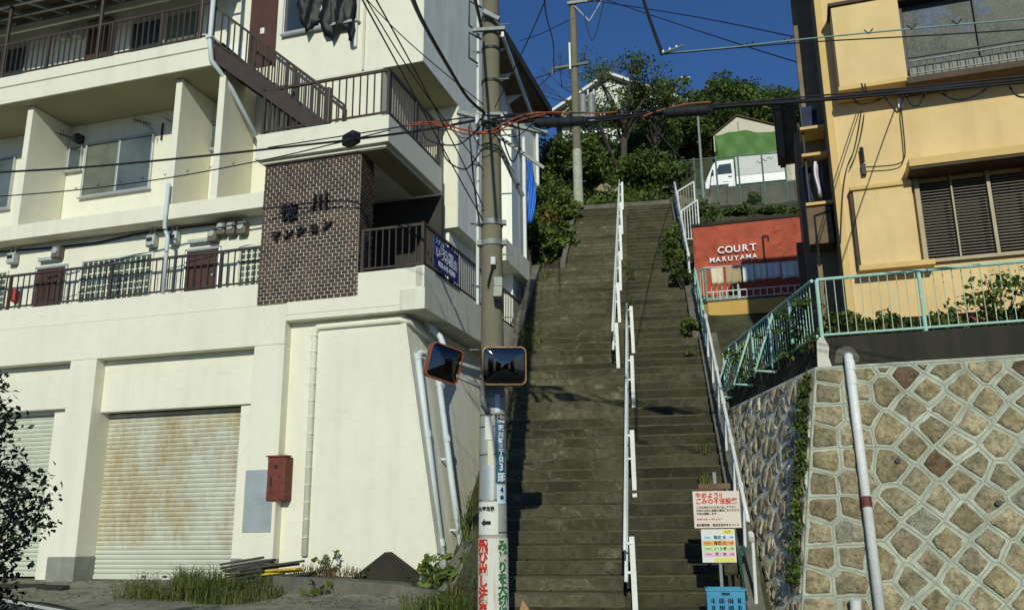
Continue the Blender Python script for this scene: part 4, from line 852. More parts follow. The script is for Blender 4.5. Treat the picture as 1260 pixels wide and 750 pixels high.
# ------------------------------------------------------------------ right: stone retaining wall
def clip_half(poly, p, n):                # keep the side where (x-p).n <= 0
    out = []
    for i in range(len(poly)):
        a, b = poly[i], poly[(i+1) % len(poly)]; da = (a[0]-p[0])*n[0]+(a[1]-p[1])*n[1]; db = (b[0]-p[0])*n[0]+(b[1]-p[1])*n[1]
        if da <= 0: out.append(a)
        if (da < 0 < db) or (db < 0 < da): t = da/(da-db); out.append((a[0]+(b[0]-a[0])*t, a[1]+(b[1]-a[1])*t))
    return out
def voronoi(seeds, bound, reach=1.3):
    cells = []
    for i, s in enumerate(seeds):
        poly = list(bound)
        for j, t in enumerate(seeds):
            if i == j: continue
            d = (t[0]-s[0], t[1]-s[1])
            if abs(d[0]) > reach or abs(d[1]) > reach: continue
            poly = clip_half(poly, ((s[0]+t[0])/2, (s[1]+t[1])/2), d)
            if len(poly) < 3: break
        cells.append(poly)
    return cells
def shrink(poly, g):
    n = len(poly); A = sum(poly[i][0]*poly[(i+1) % n][1]-poly[(i+1) % n][0]*poly[i][1] for i in range(n))
    if A < 0: poly = poly[::-1]
    out = list(poly)
    for i in range(n):
        a, b = poly[i], poly[(i+1) % n]; dx, dy = b[0]-a[0], b[1]-a[1]; L_ = math.hypot(dx, dy)
        if L_ < 1e-6: continue
        nx, ny = dy/L_, -dx/L_; out = clip_half(out, (a[0]-nx*g, a[1]-ny*g), (nx, ny))
        if len(out) < 3: return []
    return out
def resample_round(poly, n, q, rough):
    per = []; m = len(poly); L_ = [math.dist(poly[i], poly[(i+1) % m]) for i in range(m)]; T = sum(L_); pts = []
    for k in range(n):
        d = T*k/n; i = 0
        while d > L_[i] and i < m-1: d -= L_[i]; i += 1
        t = d/max(L_[i],1e-6); pts.append((poly[i][0]+(poly[(i+1) % m][0]-poly[i][0])*t, poly[i][1]+(poly[(i+1) % m][1]-poly[i][1])*t))
    sm = [((pts[k-1][0]+4*pts[k][0]+pts[(k+1) % n][0])/6 + q.uniform(-rough,rough), (pts[k-1][1]+4*pts[k][1]+pts[(k+1) % n][1])/6 + q.uniform(-rough,rough)) for k in range(n)]
    return sm
def stone(parent, cell, gap, mapf, nrm, mats, q, proud=.03, n=16, rough=.008, name='stone', tilt=.02):
    c = shrink(cell, gap)
    if len(c) < 3: return None
    A = abs(sum(c[i][0]*c[(i+1) % len(c)][1]-c[(i+1) % len(c)][0]*c[i][1] for i in range(len(c))))/2
    if A < .004: return None
    P = []
    for i in range(len(c)):
        a, e = c[i], c[(i+1) % len(c)]; L_ = math.dist(a, e); m_ = max(1, int(L_/.075))
        for k in range(m_):
            t = k/m_ if k else min(.06, .4/m_); P.append((a[0]+(e[0]-a[0])*t + q.uniform(-rough,rough), a[1]+(e[1]-a[1])*t + q.uniform(-rough,rough)))
            if k == 0 and L_ > .05: P.insert(len(P)-1, (a[0]*.94+c[i-1][0]*.06, a[1]*.94+c[i-1][1]*.06))
    n = len(P); cx = sum(p[0] for p in P)/n; cy = sum(p[1] for p in P)/n
    b = MB(); vs = []; tx, ty = q.uniform(-tilt,tilt)*3, q.uniform(-tilt,tilt)*3
    for sc, h in ((1.02,-.03),(.97,proud*.40),(.84,proud*.85),(.5,proud*1.1)):
        for p in P:
            x, y = cx+(p[0]-cx)*sc, cy+(p[1]-cy)*sc; hh = h + (q.uniform(-.42,.42)*proud if sc < .95 else 0) + ((x-cx)*tx+(y-cy)*ty if h > 0 else 0)
            vs.append(Vector(mapf(x, y)) + Vector(nrm)*hh)
    vs.append(Vector(mapf(cx, cy)) + Vector(nrm)*proud*(1.1+q.uniform(-.3,.3)))
    fs = []
    for a in range(3):
        for k in range(n): fs.append((a*n+k, a*n+(k+1) % n, (a+1)*n+(k+1) % n, (a+1)*n+k))
    for k in range(n): fs.append((3*n+k, 3*n+(k+1) % n, 4*n))
    org = Vector(mapf(cx, cy)); b.v = [v-org for v in vs]; b.f = fs
    o = b.build(name, mats[q.randrange(len(mats))], parent, smooth='auto', loc=org); o.modifiers[0].split_angle = R(50); return o
RW = thing('retaining_wall', 'stone retaining wall of diamond-set granite blocks below the yellow house', 'wall', RF.P, RF.a)
BW, BU = .193, .144                       # batter of the front and of the corner
fmap = lambda u, z: (u, -(3.33-z)*BW, z)
fn = Vector((0, -1, -BW)).normalized(); fn = Vector((0,-math.cos(math.atan(BW)), math.sin(math.atan(BW))))
ul = lambda z: -(3.33-z)*BU
b = MB(); b.hexa([(ul(0),-3.33*BW,0),(4.2,-3.33*BW,0),(4.2,.6,0),(ul(0)+.02,.6,0)], [(0,0,3.33),(4.2,0,3.33),(4.2,.6,3.33),(.02,.6,3.33)]); b.build('mortar_face', M['cement'], RW)
bound = [(ul(0),0),(3.5,0),(3.5,3.30),(ul(3.30)+.0,3.30)]
q = random.Random(21); seeds = []
z = .10; row = 0
while z < 3.3:                            # quoin rows beside the corner
    h = q.uniform(.25,.30); x0 = ul(z)
    wd = (q.uniform(.40,.46), q.uniform(.26,.34)) if row % 2 else (q.uniform(.28,.34), q.uniform(.38,.44))
    seeds += [(x0+wd[0]/2, z+h/2), (x0+wd[0]+wd[1]/2, z+h/2)]; z += h; row += 1
nq = len(seeds)
for i in range(-16, 20):
    for j in range(-16, 20):
        x = .98 + ((i-j)*.222) + q.uniform(-.045,.045) ; z = 1.45 + ((i+j)*.216) + q.uniform(-.042,.042)
        if x > ul(z)+.60 and x < 3.2 and -.1 < z < 3.4 and all(math.dist((x,z),s_) > .25 for s_ in seeds[:nq]): seeds.append((x, z))
cells = voronoi(seeds, bound)
SM = [M['stone%d' % i] for i in (0,0,0,1,1,2,2,2,3,3,5,6,6,6,6,0,1,2,6,0,1,1,2,6,3,0,4)]
bead = MB(); seen = set()
for si, (s, c) in enumerate(zip(seeds, cells)):
    if len(c) < 3: continue
    stone(RW, c, (.022 if si < nq else .030)+q.uniform(-.006,.012), fmap, fn, SM, q, proud=.024, n=14, rough=.011, tilt=.04)
    for i in range(len(c)):
        a, e = c[i], c[(i+1) % len(c)]; k = tuple(sorted(((round(a[0],2),round(a[1],2)),(round(e[0],2),round(e[1],2)))))
        if k in seen or math.dist(a,e) < .05: continue
        seen.add(k); bead.tube([Vector(fmap(*a))+fn*.002, Vector(fmap(*e))+fn*.002], .007, 5, cap=False)
bead.build('pointing_bead', M['bead'], RW)
for (u, z) in ((.80,2.12),(1.76,1.62)):
    b = MB(); p = Vector(fmap(u,z)); b.tube([p, p+fn*.062], .032, 12); b.build('weep_hole', M['black'], RW)
# concrete band on top and a mortar smear at the corner
b = MB(); b.hexa([(.02,.01,3.33),(4.2,.01,3.33),(4.2,.6,3.33),(.02,.6,3.33)],[(.04,.03,3.70),(4.2,.03,3.70),(4.2,.6,3.70),(.04,.6,3.70)]); b.build('top_band', M['darkconc'], RW, bevel=.01)
b = MB(); b.prism([(.03,.004,3.32),(.20,.004,3.32),(.17,.004,3.45),(.19,.016,3.58),(.14,.02,3.70),(.05,.02,3.71)], (0,.05,0)); b.build('mortar_smear', M['mortar'], RW)
b = MB(); b.v = [(.38+.15*math.cos(R(a))*(1+.1*math.sin(a)), .012, 3.42+ .15*math.sin(R(a))) for a in range(0,360,24)]; b.f = [tuple(range(15))]; b2 = MB(); b2.prism(b.v, (0,.03,0)); b2.build('pipe_collar_patch', M['concrete'], RW)
# side face along the stairs: rough rubble
Tw = RF.at(0,0,3.33); Bw = RF.at(ul(0), 3.33*BW, 0); Qw = Vector((3.72, 15.45, 3.38)); Dw = Bw - Tw
RS = thing('rubble_wall', 'rough dark rubble stone wall running back along the right of the stairs', 'wall', Tw, 0)
ax = (Qw-Tw); axl = ax.length; ax = ax.normalized(); dl = Dw.length; dn = Dw.normalized()
smap = lambda a, d: ax*a + dn*d
sn_ = ax.cross(dn).normalized(); sn_ = sn_ if sn_.x < 0 else -sn_
b = MB(); c4 = [smap(0,0), smap(0,dl), smap(axl,dl), smap(axl,0)]; b.prism(c4, -sn_*.35); b.build('mortar_face', M['cement_side'], RS)
q = random.Random(33); seeds = []
for i in range(24):
    for j in range(-4,13):
        a = .05 + i*.215 + (j % 2)*.10 + q.uniform(-.075,.075); d = .06 + j*.36 + q.uniform(-.11,.11) + i*.07
        if 0 < a < axl and 0 < d < dl: seeds.append((a, d))
cells = voronoi(seeds, [(0,0),(axl,0),(axl,dl),(0,dl)], .9)
SR_ = [M['rubble%d' % i] for i in (0,0,1,1,2,3)]
for s, c in zip(seeds, cells):
    pz = Tw + smap(*s)
    if pz.z < ground_z(pz.x-.25, pz.y) - .35: continue
    stone(RS, c, .034+q.uniform(-.008,.016), smap, sn_, SR_, q, proud=.022, n=10, rough=.018, tilt=.02)
b = MB(); b.hexa([ax*.0+Vector((.06,0,0)), ax*axl+Vector((.06,0,0)), ax*axl+Vector((.4,0,0)), Vector((.4,0,0))], [v+Vector((.0,0,.37)) for v in (Vector((.09,0,0)), ax*axl+Vector((.09,0,0)), ax*axl+Vector((.4,0,0)), Vector((.4,0,0)))]); b.build('top_band', M['darkconc'], RS)
# white drainpipe on the stone wall
dp = thing('drainpipe', 'white drainpipe running down the diamond stone retaining wall', 'pipe', RF.at(.41,.1,.3), RF.a)
lo = Vector((.41,-.1,.3)); P = lambda u, z, o_: Vector((u, -(3.33-z)*BW-o_, z)) - lo
b = MB(); b.tube([P(.40,3.44,-.05), P(.40,3.43,.06), P(.40,3.36,.085), P(.41,.3,.085)], .055, 14); b.build('pipe', M['white'], dp, smooth=True)
for z, m_ in ((3.3,'white'),(3.12,'white'),(1.66,'redbox')):
    b = MB(); b.tube([P(.405,z+.06,.085), P(.405,z-.06,.085)], .060, 14); b.build('collar', M[m_], dp)
b = MB(); b.tube([(0,0,0),(0,-.02,.12)], .06, 12); o = b.build('pipe_stub', M['white'], loc=RF.at(.16,.66,.50), smooth='auto'); tag(o, 'short white pipe stub at the foot of the diamond stone wall', 'pipe')
# mint green railing on the wall
GR = thing('green_railing', 'mint green railing along the top of the diamond stone wall', 'railing', RF.at(.12,-.10,3.70), RF.a)
railing(GR, (0,0,0), (3.9,0,0), .78, M['green'], 37, bar=.012, rail=.045, posts=(0,.31,.62,.93), gap=.05, tubes=True, name='rail_frame', barmat=M['green_pale'])
GS = thing('green_railing', 'mint green railing with slanted braces along the rubble side wall', 'railing', Tw+Vector((.10,.1,.37)), math.atan2(ax.y, ax.x))
railing(GS, (0,0,0), (axl,0,0), .78, M['green'], 42, bar=.013, rail=.045, posts=(.2,.4,.6,.8,1), gap=.05, tubes=True, name='rail_frame')
for t_ in (.36,.62,.90):
    x = axl*t_; b = MB(); b.tube([(x,0,.76),(x,.33,-.10),(x,.02,-.12)], .022, 8); b.build('brace', M['green'], GS)

# ------------------------------------------------------------------ right: yellow house
YH = thing('yellow_house', 'yellow rendered house with louvred shutters above the stone wall', 'building', RF.P, RF.a)
def yb(name, material, u0,u1,w0,w1,z0,z1, bevel=.008, parent=None):
    b = MB(); b.box(u0,u1,-w1,-w0,z0,z1); return b.build(name, material, parent or YH, bevel=bevel)
W0 = -1.5
yb('wall', M['yellow'], .56, 1.64, -2.7, W0, 3.3, 10.2, 0); yb('wall', M['yellow'], 1.64, 8, -2.7, W0, 3.3, 4.94, 0); yb('wall', M['yellow'], 1.64, 8, -2.7, W0, 6.22, 7.66, 0); yb('wall', M['yellow'], 1.64, 8, -2.7, W0, 9.05, 10.2, 0); yb('rear_wall', M['yellow'], .9, 8, -7.0, -2.7, 3.3, 8.2, 0)
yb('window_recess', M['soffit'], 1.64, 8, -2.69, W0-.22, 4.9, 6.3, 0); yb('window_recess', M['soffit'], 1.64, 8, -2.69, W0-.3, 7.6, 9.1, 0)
yb('corner_strip', M['yellow_trim'], .54, .64, -1.6, W0+.03, 3.5, 10.2)
yb('roof_eave', M['soffit'], .3, 8.3, -2.8, -1.0, 10.2, 10.32)
# projecting bay
bay = yb('bay', M['yellow'], .74, 1.66, W0, W0+.42, 7.62, 8.93); yb('bay_trim', M['yellow_trim'], .72, 1.68, W0, W0+.44, 7.55, 7.615); yb('bay_trim', M['soffit'], .70, 1.70, W0, W0+.46, 8.935, 8.99)
# patterned upper window
pm = mat('patterned_glass', (.035,.045,.030), .35, .5, 1.5, col2=(.085,.09,.06), cover=(.03,.07,.17), cthr=.56, cscale=1.3, fine=.6, fscale=26, fcol=(.15,.16,.12), spec=.3, bump=.4, bscale=60)
fr = yb('window', M['bmetal'], 1.68, 1.76, W0-.06, W0+.05, 7.7, 9.05); 
for k in range(4):
    x = 1.76+k*.98; b = MB(); b.box(x, x+.95, -W0+.02, -W0+.03, 7.72, 9.04); b.build('pane', pm, fr); b = MB(); b.box(x+.951, x+.979, -W0-.03, -W0+.04, 7.72, 9.04); b.build('mullion', M['bmetal'], fr)
yb('window_head', M['bmetal'], 1.66, 5, W0, W0+.18, 8.99, 9.05); yb('window_sill', M['soffit'], 1.64, 5, W0, W0+.45, 7.50, 7.60)
b = MB(); b.box(1.70,5,-W0-.47,-W0-.44,7.88,7.905); ra = b.build('window_railing', M['bmetal'], YH)
b = MB(); b.box(1.70,5,-W0-.47,-W0-.45,7.825,7.838); b.box(1.70,5,-W0-.46,-W0-.44,7.625,7.638); b.build('rail', M['galvband'], ra)
b = MB(); b.box(-.006,.006,-.006,.006,0,.20); me = b.mesh('baluster'); me.materials.append(M['bmetal'])
for k in range(31): inst('baluster', me, None, ra, (1.72+k*.105, -W0-.445, 7.64))
yb('planter_back', M['plinth'], 1.70, 5, W0+.02, W0+.36, 7.60, 7.80)
# hood and louvred shutters
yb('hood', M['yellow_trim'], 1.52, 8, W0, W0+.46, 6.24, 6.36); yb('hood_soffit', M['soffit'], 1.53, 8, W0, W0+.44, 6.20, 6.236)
yb('shutter_box', M['yellow'], .78, 1.56, W0, W0+.12, 4.95, 6.10); yb('shutter_box_trim', M['yellow_trim'], .74, 1.56, W0, W0+.16, 6.10, 6.16); yb('shutter_box_trim', M['yellow_trim'], .74, 1.72, W0, W0+.26, 4.86, 4.94); yb('shutter_box_trim', M['soffit'], .735, .775, W0, W0+.10, 4.95, 6.10)
lv = yb('louvre_window', M['bronze'], 1.60, 1.67, W0-.1, W0+.08, 4.94, 6.20)
for x, wd in ((2.08,.022),(2.55,.045),(3.02,.022),(3.49,.045),(3.96,.022)): b = MB(); b.box(x-wd/2,x+wd/2,-W0-.06,-W0+.08,4.96,6.20); b.build('mullion', M['bronze'], lv)
b = MB(); b.box(1.64,4.6,-W0-.07,-W0+.1,4.94,4.985); b.build('bottom_rail', M['bronze'], lv)
b = MB(); b.hexa([(0,-.012,0),(.43,-.012,0),(.43,.020,.016),(0,.020,.016)], [(0,-.012,.005),(.43,-.012,.005),(.43,.020,.021),(0,.020,.021)]); me = b.mesh('louvre_slat'); me.materials.append(M['louvre'])
for x in (1.665, 2.10, 2.595, 3.045, 3.53):
    for k in range(27): inst('louvre_slat', me, None, lv, (x, -W0+.0, 5.0+k*.0435))
# terracotta planter behind the railing
pl = yb('planter', M['terracotta'], .5, 6, -1.30, -1.0, 3.6, 4.10)
# side of the house: small balcony with shelves, clothes, and a rear bay in shade
sh1 = yb('side_shelf', M['yellow_trim'], .16, .535, -2.44, -1.95, 7.42, 7.47); yb('side_shelf', M['yellow_trim'], .15, .535, -2.44, -1.95, 6.97, 7.02); yb('side_shelf', M['yellow_trim'], .14, .535, -2.44, -1.95, 6.16, 6.21)
yb('side_box', M['wood'], .14, .50, -2.44, -2.0, 5.55, 6.15); yb('side_post', M['bmetal'], .19, .22, -2.1, -2.05, 6.22, 8.0); yb('side_panel', M['wood'], -.02, .10, -4.2, -3.9, 4.2, 6.2)
yb('side_wing', M['brownside'], .24, .56, -2.7, -2.45, 3.3, 10.2, 0); yb('side_shade_sheet', M['brownside'], .535, .559, -2.44, -1.51, 3.3, 10.2, 0); yb('rear_bay', M['brownside'], .10, .9, -5.2, -3.3, 3.3, 8.0, 0); yb('rear_bay_board', M['wood'], -.16, -.06, -4.6, -4.2, 7.9, 9.2); yb('side_sign', M['wood'], -.2,.2,-4.6,-4.5,7.95,9.25)  # brown faces and sheet hold the painted shade of this side
b = MB(); b.tube([(.25,2.0,5.2),(.25,2.0,6.0),(.45,2.0,6.05),(.56,2.0,6.05)], .02, 6); b.build('gas_pipe', M['bmetal'], YH)
for k, (u, z, h_, c) in enumerate(((.28,7.88,.42,'clothblue'),(.38,7.86,.36,'clothblue'),(.24,6.92,.62,'clothblue'),(.36,6.90,.55,'cloth4'),(.44,6.92,.66,'clothblue'))):
    b = MB(); n = 6; vs = []
    for j in range(6):
        for i in range(n+1): vs.append((-.10+.20*i/n*(1-.1*j/5), .03*math.sin(i*2.1+k)+.02*math.sin(j), -h_*j/5))
    b.v = vs; b.f = [(j*(n+1)+i, j*(n+1)+i+1, (j+1)*(n+1)+i+1, (j+1)*(n+1)+i)[::-1] for j in range(5) for i in range(n)]
    o = b.build('garment', M[c], loc=RF.at(u, -2.12-.08*(k % 3), z), rot=(0,0,RF.a+R(25*k)), smooth=True); o.modifiers.new('s','SOLIDIFY').thickness = .012
    tag(o, ['dark blue garment above the upper side shelf, nearest the rail', 'short dark blue garment above the upper side shelf, by the wall', 'long dark blue garment below the middle shelf, outermost', 'lilac garment hanging between two dark ones on the house side', 'longest dark blue garment hanging against the house wall'][k], 'clothing', 'clothes drying at the side of the yellow house')
# wall fittings of the cables
b = MB(); b.tube([(.97,-W0-.06,6.55),(.97,-W0-.06,6.78)], .028, 8); b.box(.955,.985,-W0-.06,-W0,6.64,6.68); b.build('cable_clamp', M['black'], YH)
b = MB(); b.box(.94,1.0,-W0-.08,-W0,6.36,6.52); b.build('junction_box', M['black'], YH); b = MB(); b.box(1.54,1.60,-W0-.07,-W0,7.33,7.46); b.build('junction_box', M['insul'], YH)
# ------------------------------------------------------------------ red and ochre house beside the upper stairs
RH = thing('red_house', 'small house with a red painted wall, ochre balcony and a washing line', 'building', HF.P, HF.a)
def hb(name, material, u0,u1,w0,w1,z0,z1, bevel=.008, parent=None):
    b = MB(); b.box(u0,u1,-w1,-w0,z0,z1); return b.build(name, material, parent or RH, bevel=bevel)
hb('red_wall', M['redwall'], .0, 4.2, -3.6, 0, 6.25, 8.42, 0); hb('coping', M['darkconc'], -.03, 4.2, -3.6, .03, 8.42, 8.50)
for i, ch in enumerate('COURT'): inst('lettering', text_mesh(ch, .235, .015, 1, 'CENTER', .004), M['silver'], RH, (.64+.185*i, -.05, 7.76), (R(90),0,0))
for i, ch in enumerate('MARUYAMA'): inst('lettering', text_mesh(ch, .165, .012, 1, 'CENTER', .003), M['silver'], RH, (.42+.140*i, -.045, 7.54), (R(90),0,0))
b = MB(); b.tube([(1.62,-.05,8.02),(1.62,-.05,7.15)], .02, 6); b.tube([(1.62,-.05,8.02),(1.74,-.05,8.02),(1.74,-.05,7.9)], .015, 6); b.build('vent_pipe', M['bmetal'], RH)
hb('wall_hook', M['bmetal'], 1.30,1.38,0,.05,7.28,7.36)
b = MB(); b.prism([(.02,-.02,5.96),(.02,-.62,5.96),(.32,-.95,5.96),(4.2,-.95,5.96),(4.2,-.02,5.96)], (0,0,.34)); bal = b.build('balcony', M['ylow'], RH, bevel=.015)
b = MB(); b.prism([(.0,-.0,6.30),(.0,-.60,6.30),(.30,-.97,6.30),(4.2,-.97,6.30),(4.2,-.0,6.30)], (0,0,.03)); b.build('balcony_lip', M['concrete'], RH)
hb('side_panel', M['redwall'], -.35,.0,-.3,-.1,5.7,6.3)
railing(RH, (.04,-.60,6.33), (.30,-.93,6.33), .78, M['green'], 4, bar=.02, rail=.045, posts=(0,1), tubes=True); railing(RH, (.30,-.93,6.33), (4.1,-.93,6.33), .20, M['white'], 26, bar=.022, rail=.03, posts=(0,), tubes=True, gap=.03)
railing(RH, (.30,-.93,6.33), (1.0,-.93,6.33), .74, M['green'], 6, bar=.016, rail=.03, posts=(0,1), tubes=True)
hb('lower_wall', M['ylow'], .50, 4.2, -2.6, -.12, 4.6, 5.96, 0); hb('lower_return', M['ylow'], .05,.20,-2.0,-.4,5.0,5.96)
hb('doorway', M['black'], .46,.80,-.13,-.105,4.85,5.62); hb('doorway', M['black'], 1.5,2.1,-.13,-.105,4.85,5.70)
b = MB(); b.bar((.18,-.55,4.75),(.08,-.50,5.55),.12,.04); b.build('leaning_post', M['concrete'], RH)
b = MB(); b.tube([(.3,-.99,7.10),(2.2,-.99,7.05),(4,-.99,7.06)], .012, 6); b.build('washing_line', M['white'], RH)
b = MB(); b.box(-.6,4.5,-1.6,.3,3.2,4.72); b.build('foundation', M['darkconc'], RH, bevel=.02)
for k, (u, wd, h_, c, lb_) in enumerate(((.56,.27,.38,'cloth5','white towel with orange print on the washing line'),(.92,.33,.40,'cloth2','beige cloth on the washing line beside the printed towel'),(1.25,.24,.38,'cloth3','striped pale blue cloth on the washing line'),(1.52,.26,.36,'cloth1','plain white cloth in the middle of the washing line'),(1.80,.28,.36,'cloth4','lilac cloth on the washing line where the shade begins'),(2.14,.36,.38,'cloth3','pale blue cloth at the shaded end of the washing line'))):
    b = MB(); n = 8; vs = []
    for j in range(6):
        for i in range(n+1): vs.append((-wd/2+wd*i/n, -.02*math.sin(i*1.7+k)*(j+1)/3-.005*j, .0-h_*j/5 + .012*math.sin(i*.9+k*2)*j/5))
    b.v = vs; b.f = [(j*(n+1)+i, j*(n+1)+i+1, (j+1)*(n+1)+i+1, (j+1)*(n+1)+i)[::-1] for j in range(5) for i in range(n)]
    o = b.build('laundry', M[c], loc=HF.at(u,.99,7.07), rot=(0,0,HF.a), smooth=True); o.modifiers.new('s','SOLIDIFY').thickness = .008; tag(o, lb_, 'laundry', 'laundry on the line before the red wall')

# ------------------------------------------------------------------ terrace above: wall, fence, truck, tarp, shed
TZ = 14.95
def yaw_thing(name, label, cat, x, y, z, yaw, group=None): return thing(name, label, cat, (x, y, z), R(yaw), group)
cw = yaw_thing('concrete_wall', 'grey concrete terrace wall below the parked white truck', 'wall', 7.4, 33.1, 0, -14)
for k in range(4): b = MB(); b.box(.0+k*1.3,1.29+k*1.3,0,.3,11.5,TZ-.33+rnd.uniform(0,.02)); b.build('panel', M['concrete'], cw, bevel=.01)
fe = yaw_thing('chain_link_fence', 'green chain-link fence along the terrace in front of the truck', 'fence', 6.15, 30.6, 0, -13)
for k, x in enumerate((0,.75,1.55,2.35,3.2,4.0)):
    b = MB(); b.tube([(x,0,12.2),(x,0,14.85-.02*x)], .032, 8); b.build('post', M['mesh'], fe)
b = MB(); b.tube([(-.1,0,14.78),(4.3,0,14.70)], .028, 8); b.tube([(-.1,0,13.55),(4.3,0,13.5)], .022, 8); b.build('rail', M['mesh'], fe)
b = MB()
for k in range(64): x = -1.6+k*.09; b.tube([(max(0,x),.01,12.4+max(0,-x)),(min(4.2,x+2.3),.01,12.4+min(2.3,4.2-x))], .0035, 3, cap=False); b.tube([(max(0,x),-.01,14.7-max(0,-x)),(min(4.2,x+2.3),-.01,14.7-min(2.3,4.2-x))], .0035, 3, cap=False)
o = b.build('chain_link', M['mesh'], fe); tag(o, kind='stuff')
lp = yaw_thing('steel_pole', 'slim grey steel pole rising behind the top right handrail', 'pole', 7.10, 30.2, 11.8, 0); b = MB(); b.tube([(0,0,0),(0,0,5.0)], .06, 10, r1=.045); b.build('shaft', M['galvband'], lp); b = MB(); b.tube([(0,0,5.0),(0,0,5.06)], .06, 10); b.build('cap', M['galvband'], lp)
for k, (x, y, z0, z1) in enumerate(((6.35,29.3,11.2,13.3),(6.75,28.9,11.1,13.7),(6.1,31.2,12.5,13.9))):
    t = yaw_thing('fence_post', ['short green post standing left of the fence corner', 'leaning green post with a diagonal strut by the slim steel pole', 'thin green post at the far left end of the fence'][k], 'post', x, y, z0, 0, 'loose green posts by the fence'); b = MB(); b.tube([(0,0,0),(0,0,z1-z0)], .03, 8); b.build('shaft', M['mesh'], t)
    b = MB(); b.tube([(0,.02,.2),(.4 if k == 1 else .12,.04,z1-z0-.1)], .018, 6); b.build('strut', M['bmetal'], t)

tk = yaw_thing('white_truck', 'small white delivery truck with a canvas-covered bed parked on the terrace', 'truck', 8.32, 35.05, TZ, -14)
# x runs from the nose (0) to the tail (3.4); the near side is y=0
b = MB(); prof = [(0.05,.35),(0.02,.62),(.10,.95),(.42,1.62),(.60,1.72),(1.28,1.74),(1.30,.30),(1.1,.30)]
b.prism([(x,0,z) for x,z in prof], (0,1.45,0)); b.build('cab', M['truckwhite'], tk, bevel=.03)
b = MB(); b.prism([(.48,-.012,1.08),(.66,-.012,1.52),(1.16,-.012,1.54),(1.18,-.012,1.08)], (0,.02,0)); b.build('side_window', M['glass'], tk)
b = MB(); b.prism([(.10,.08,1.02),(.42,.08,1.62),(.42,1.37,1.62),(.10,1.37,1.02)], (-.02,0,.01)); b.build('windscreen', M['glass'], tk)
b = MB(); b.box(.40,1.22,-.006,.004,.42,.425); b.box(1.215,1.222,-.006,.004,.42,1.6); b.box(.395,.40,-.006,.004,.42,1.05); d = b.build('door', M['bmetal'], tk); b = MB(); b.box(1.02,1.16,-.03,0,.92,.96); b.build('handle', M['bmetal'], d)
b = MB(); b.box(.34,.42,-.16,-.02,1.10,1.26); b.build('mirror', M['bmetal'], tk); b = MB(); b.box(.03,.10,.02,.22,.66,.80); b.build('headlight', M['insul'], tk); b = MB(); b.box(.03,.10,1.23,1.43,.66,.80); b.build('headlight', M['insul'], tk)
b = MB(); b.box(-.03,.12,-.01,1.46,.28,.46); b.build('bumper', M['truckwhite'], tk, bevel=.02)
b = MB(); b.box(1.34,3.4,-.01,1.46,.56,.62); b.build('bed', M['truckwhite'], tk); b = MB(); b.box(1.34,3.4,-.012,.02,.62,.92); b.build('dropside', M['truckwhite'], tk, bevel=.01); b = MB(); b.box(1.34,3.4,1.43,1.462,.62,.92); b.build('dropside', M['truckwhite'], tk)
b = MB(); b.box(1.34,3.38,0,1.45,.92,1.86); b.build('canvas_cover', M['canvas'], tk, bevel=.05)
b = MB(); b.box(1.36,3.3,.1,1.35,.36,.54); b.build('chassis', M['bmetal'], tk)
b = MB(); b.tube([(2.2+.07*k, -.012, 1.42+.02*k+.09*math.sin(k*1.9)) for k in range(11)], .012, 5); b.build('script_mark', M['textgreen'], tk)
b = MB(); b.tube([(.78+.04*k, -.012, .72+.02*math.sin(k*2.1)) for k in range(7)], .006, 5); b.build('script_mark', M['textgreen'], tk)
for x in (.62, 2.72):
    for y in (.02, 1.43):
        b = MB(); b.tube([(x,y-.07,.27),(x,y+.07,.27)], .27, 20); wl = b.build('wheel', M['tyre'], tk, smooth='auto'); b = MB(); b.tube([(x,y-.08,.27),(x,y+.08,.27)], .15, 16); b.build('rim', M['alum'], wl)
b = MB(); b.box(.22,1.0,-.006,.01,.3,.62); b.build('wheel_arch', M['bmetal'], tk)

# cargo under a green tarp behind the truck
b = MB(); nx, nz = 18, 8; vs = []
for j in range(nz+1):
    for i in range(nx+1): vs.append((3.0*i/nx, .10*math.sin(i*.55+j*.5)+.06*math.sin(i*1.3-j), 1.55 - 1.5*j/nz + .10*math.sin(i*.35)*(1-j/nz)))
for i in range(nx+1): vs.append((3.0*i/nx, 1.6, 1.75+.08*math.sin(i*.6)))
n1 = nx+1
fs = [(j*n1+i, j*n1+i+1, (j+1)*n1+i+1, (j+1)*n1+i)[::-1] for j in range(nz) for i in range(nx)] + [((nz+1)*n1+i, (nz+1)*n1+i+1, i+1, i)[::-1] for i in range(nx)]
b.v = vs; b.f = fs; tr = thing('tarp_cover', 'green tarpaulin draped over a stack behind the white truck', 'tarpaulin', (9.32, 36.7, TZ+2.2), -R(14))
o = b.build('sheet', M['tarpgreen'], tr, smooth=True); o.modifiers.new('s','SOLIDIFY').thickness = .01
b = MB(); b.box(.1,2.9,.25,1.5,-2.2,1.4); b.build('stack', M['wood'], tr)
sd_ = yaw_thing('cream_shed', 'cream sheet-metal shed with a low gable behind the green tarp', 'shed', 9.75, 38.6, TZ, -14)
b = MB(); b.prism([(0,0,0),(3.6,0,0),(3.6,0,4.45),(1.15,0,5.45),(0,0,4.6)], (0,4,0)); b.build('wall', M['shed'], sd_)
b = MB(); b.prism([(-.1,-.1,4.56),(1.15,-.1,5.5),(1.15,-.1,5.56),(-.1,-.1,4.62)], (0,4.2,0)); b.prism([(1.15,-.1,5.5),(3.7,-.1,4.46),(3.7,-.1,4.52),(1.15,-.1,5.56)], (0,4.2,0)); b.build('roof', M['soffit'], sd_)
for k in range(8): b = MB(); b.box(.3+k*.42,.315+k*.42,-.012,.0,2.5,4.4); b.build('seam', M['plinth'], sd_)
b = MB(); b.box(1.16,1.19,-.014,0,2.5,5.2); b.build('corner_seam', M['soffit'], sd_)
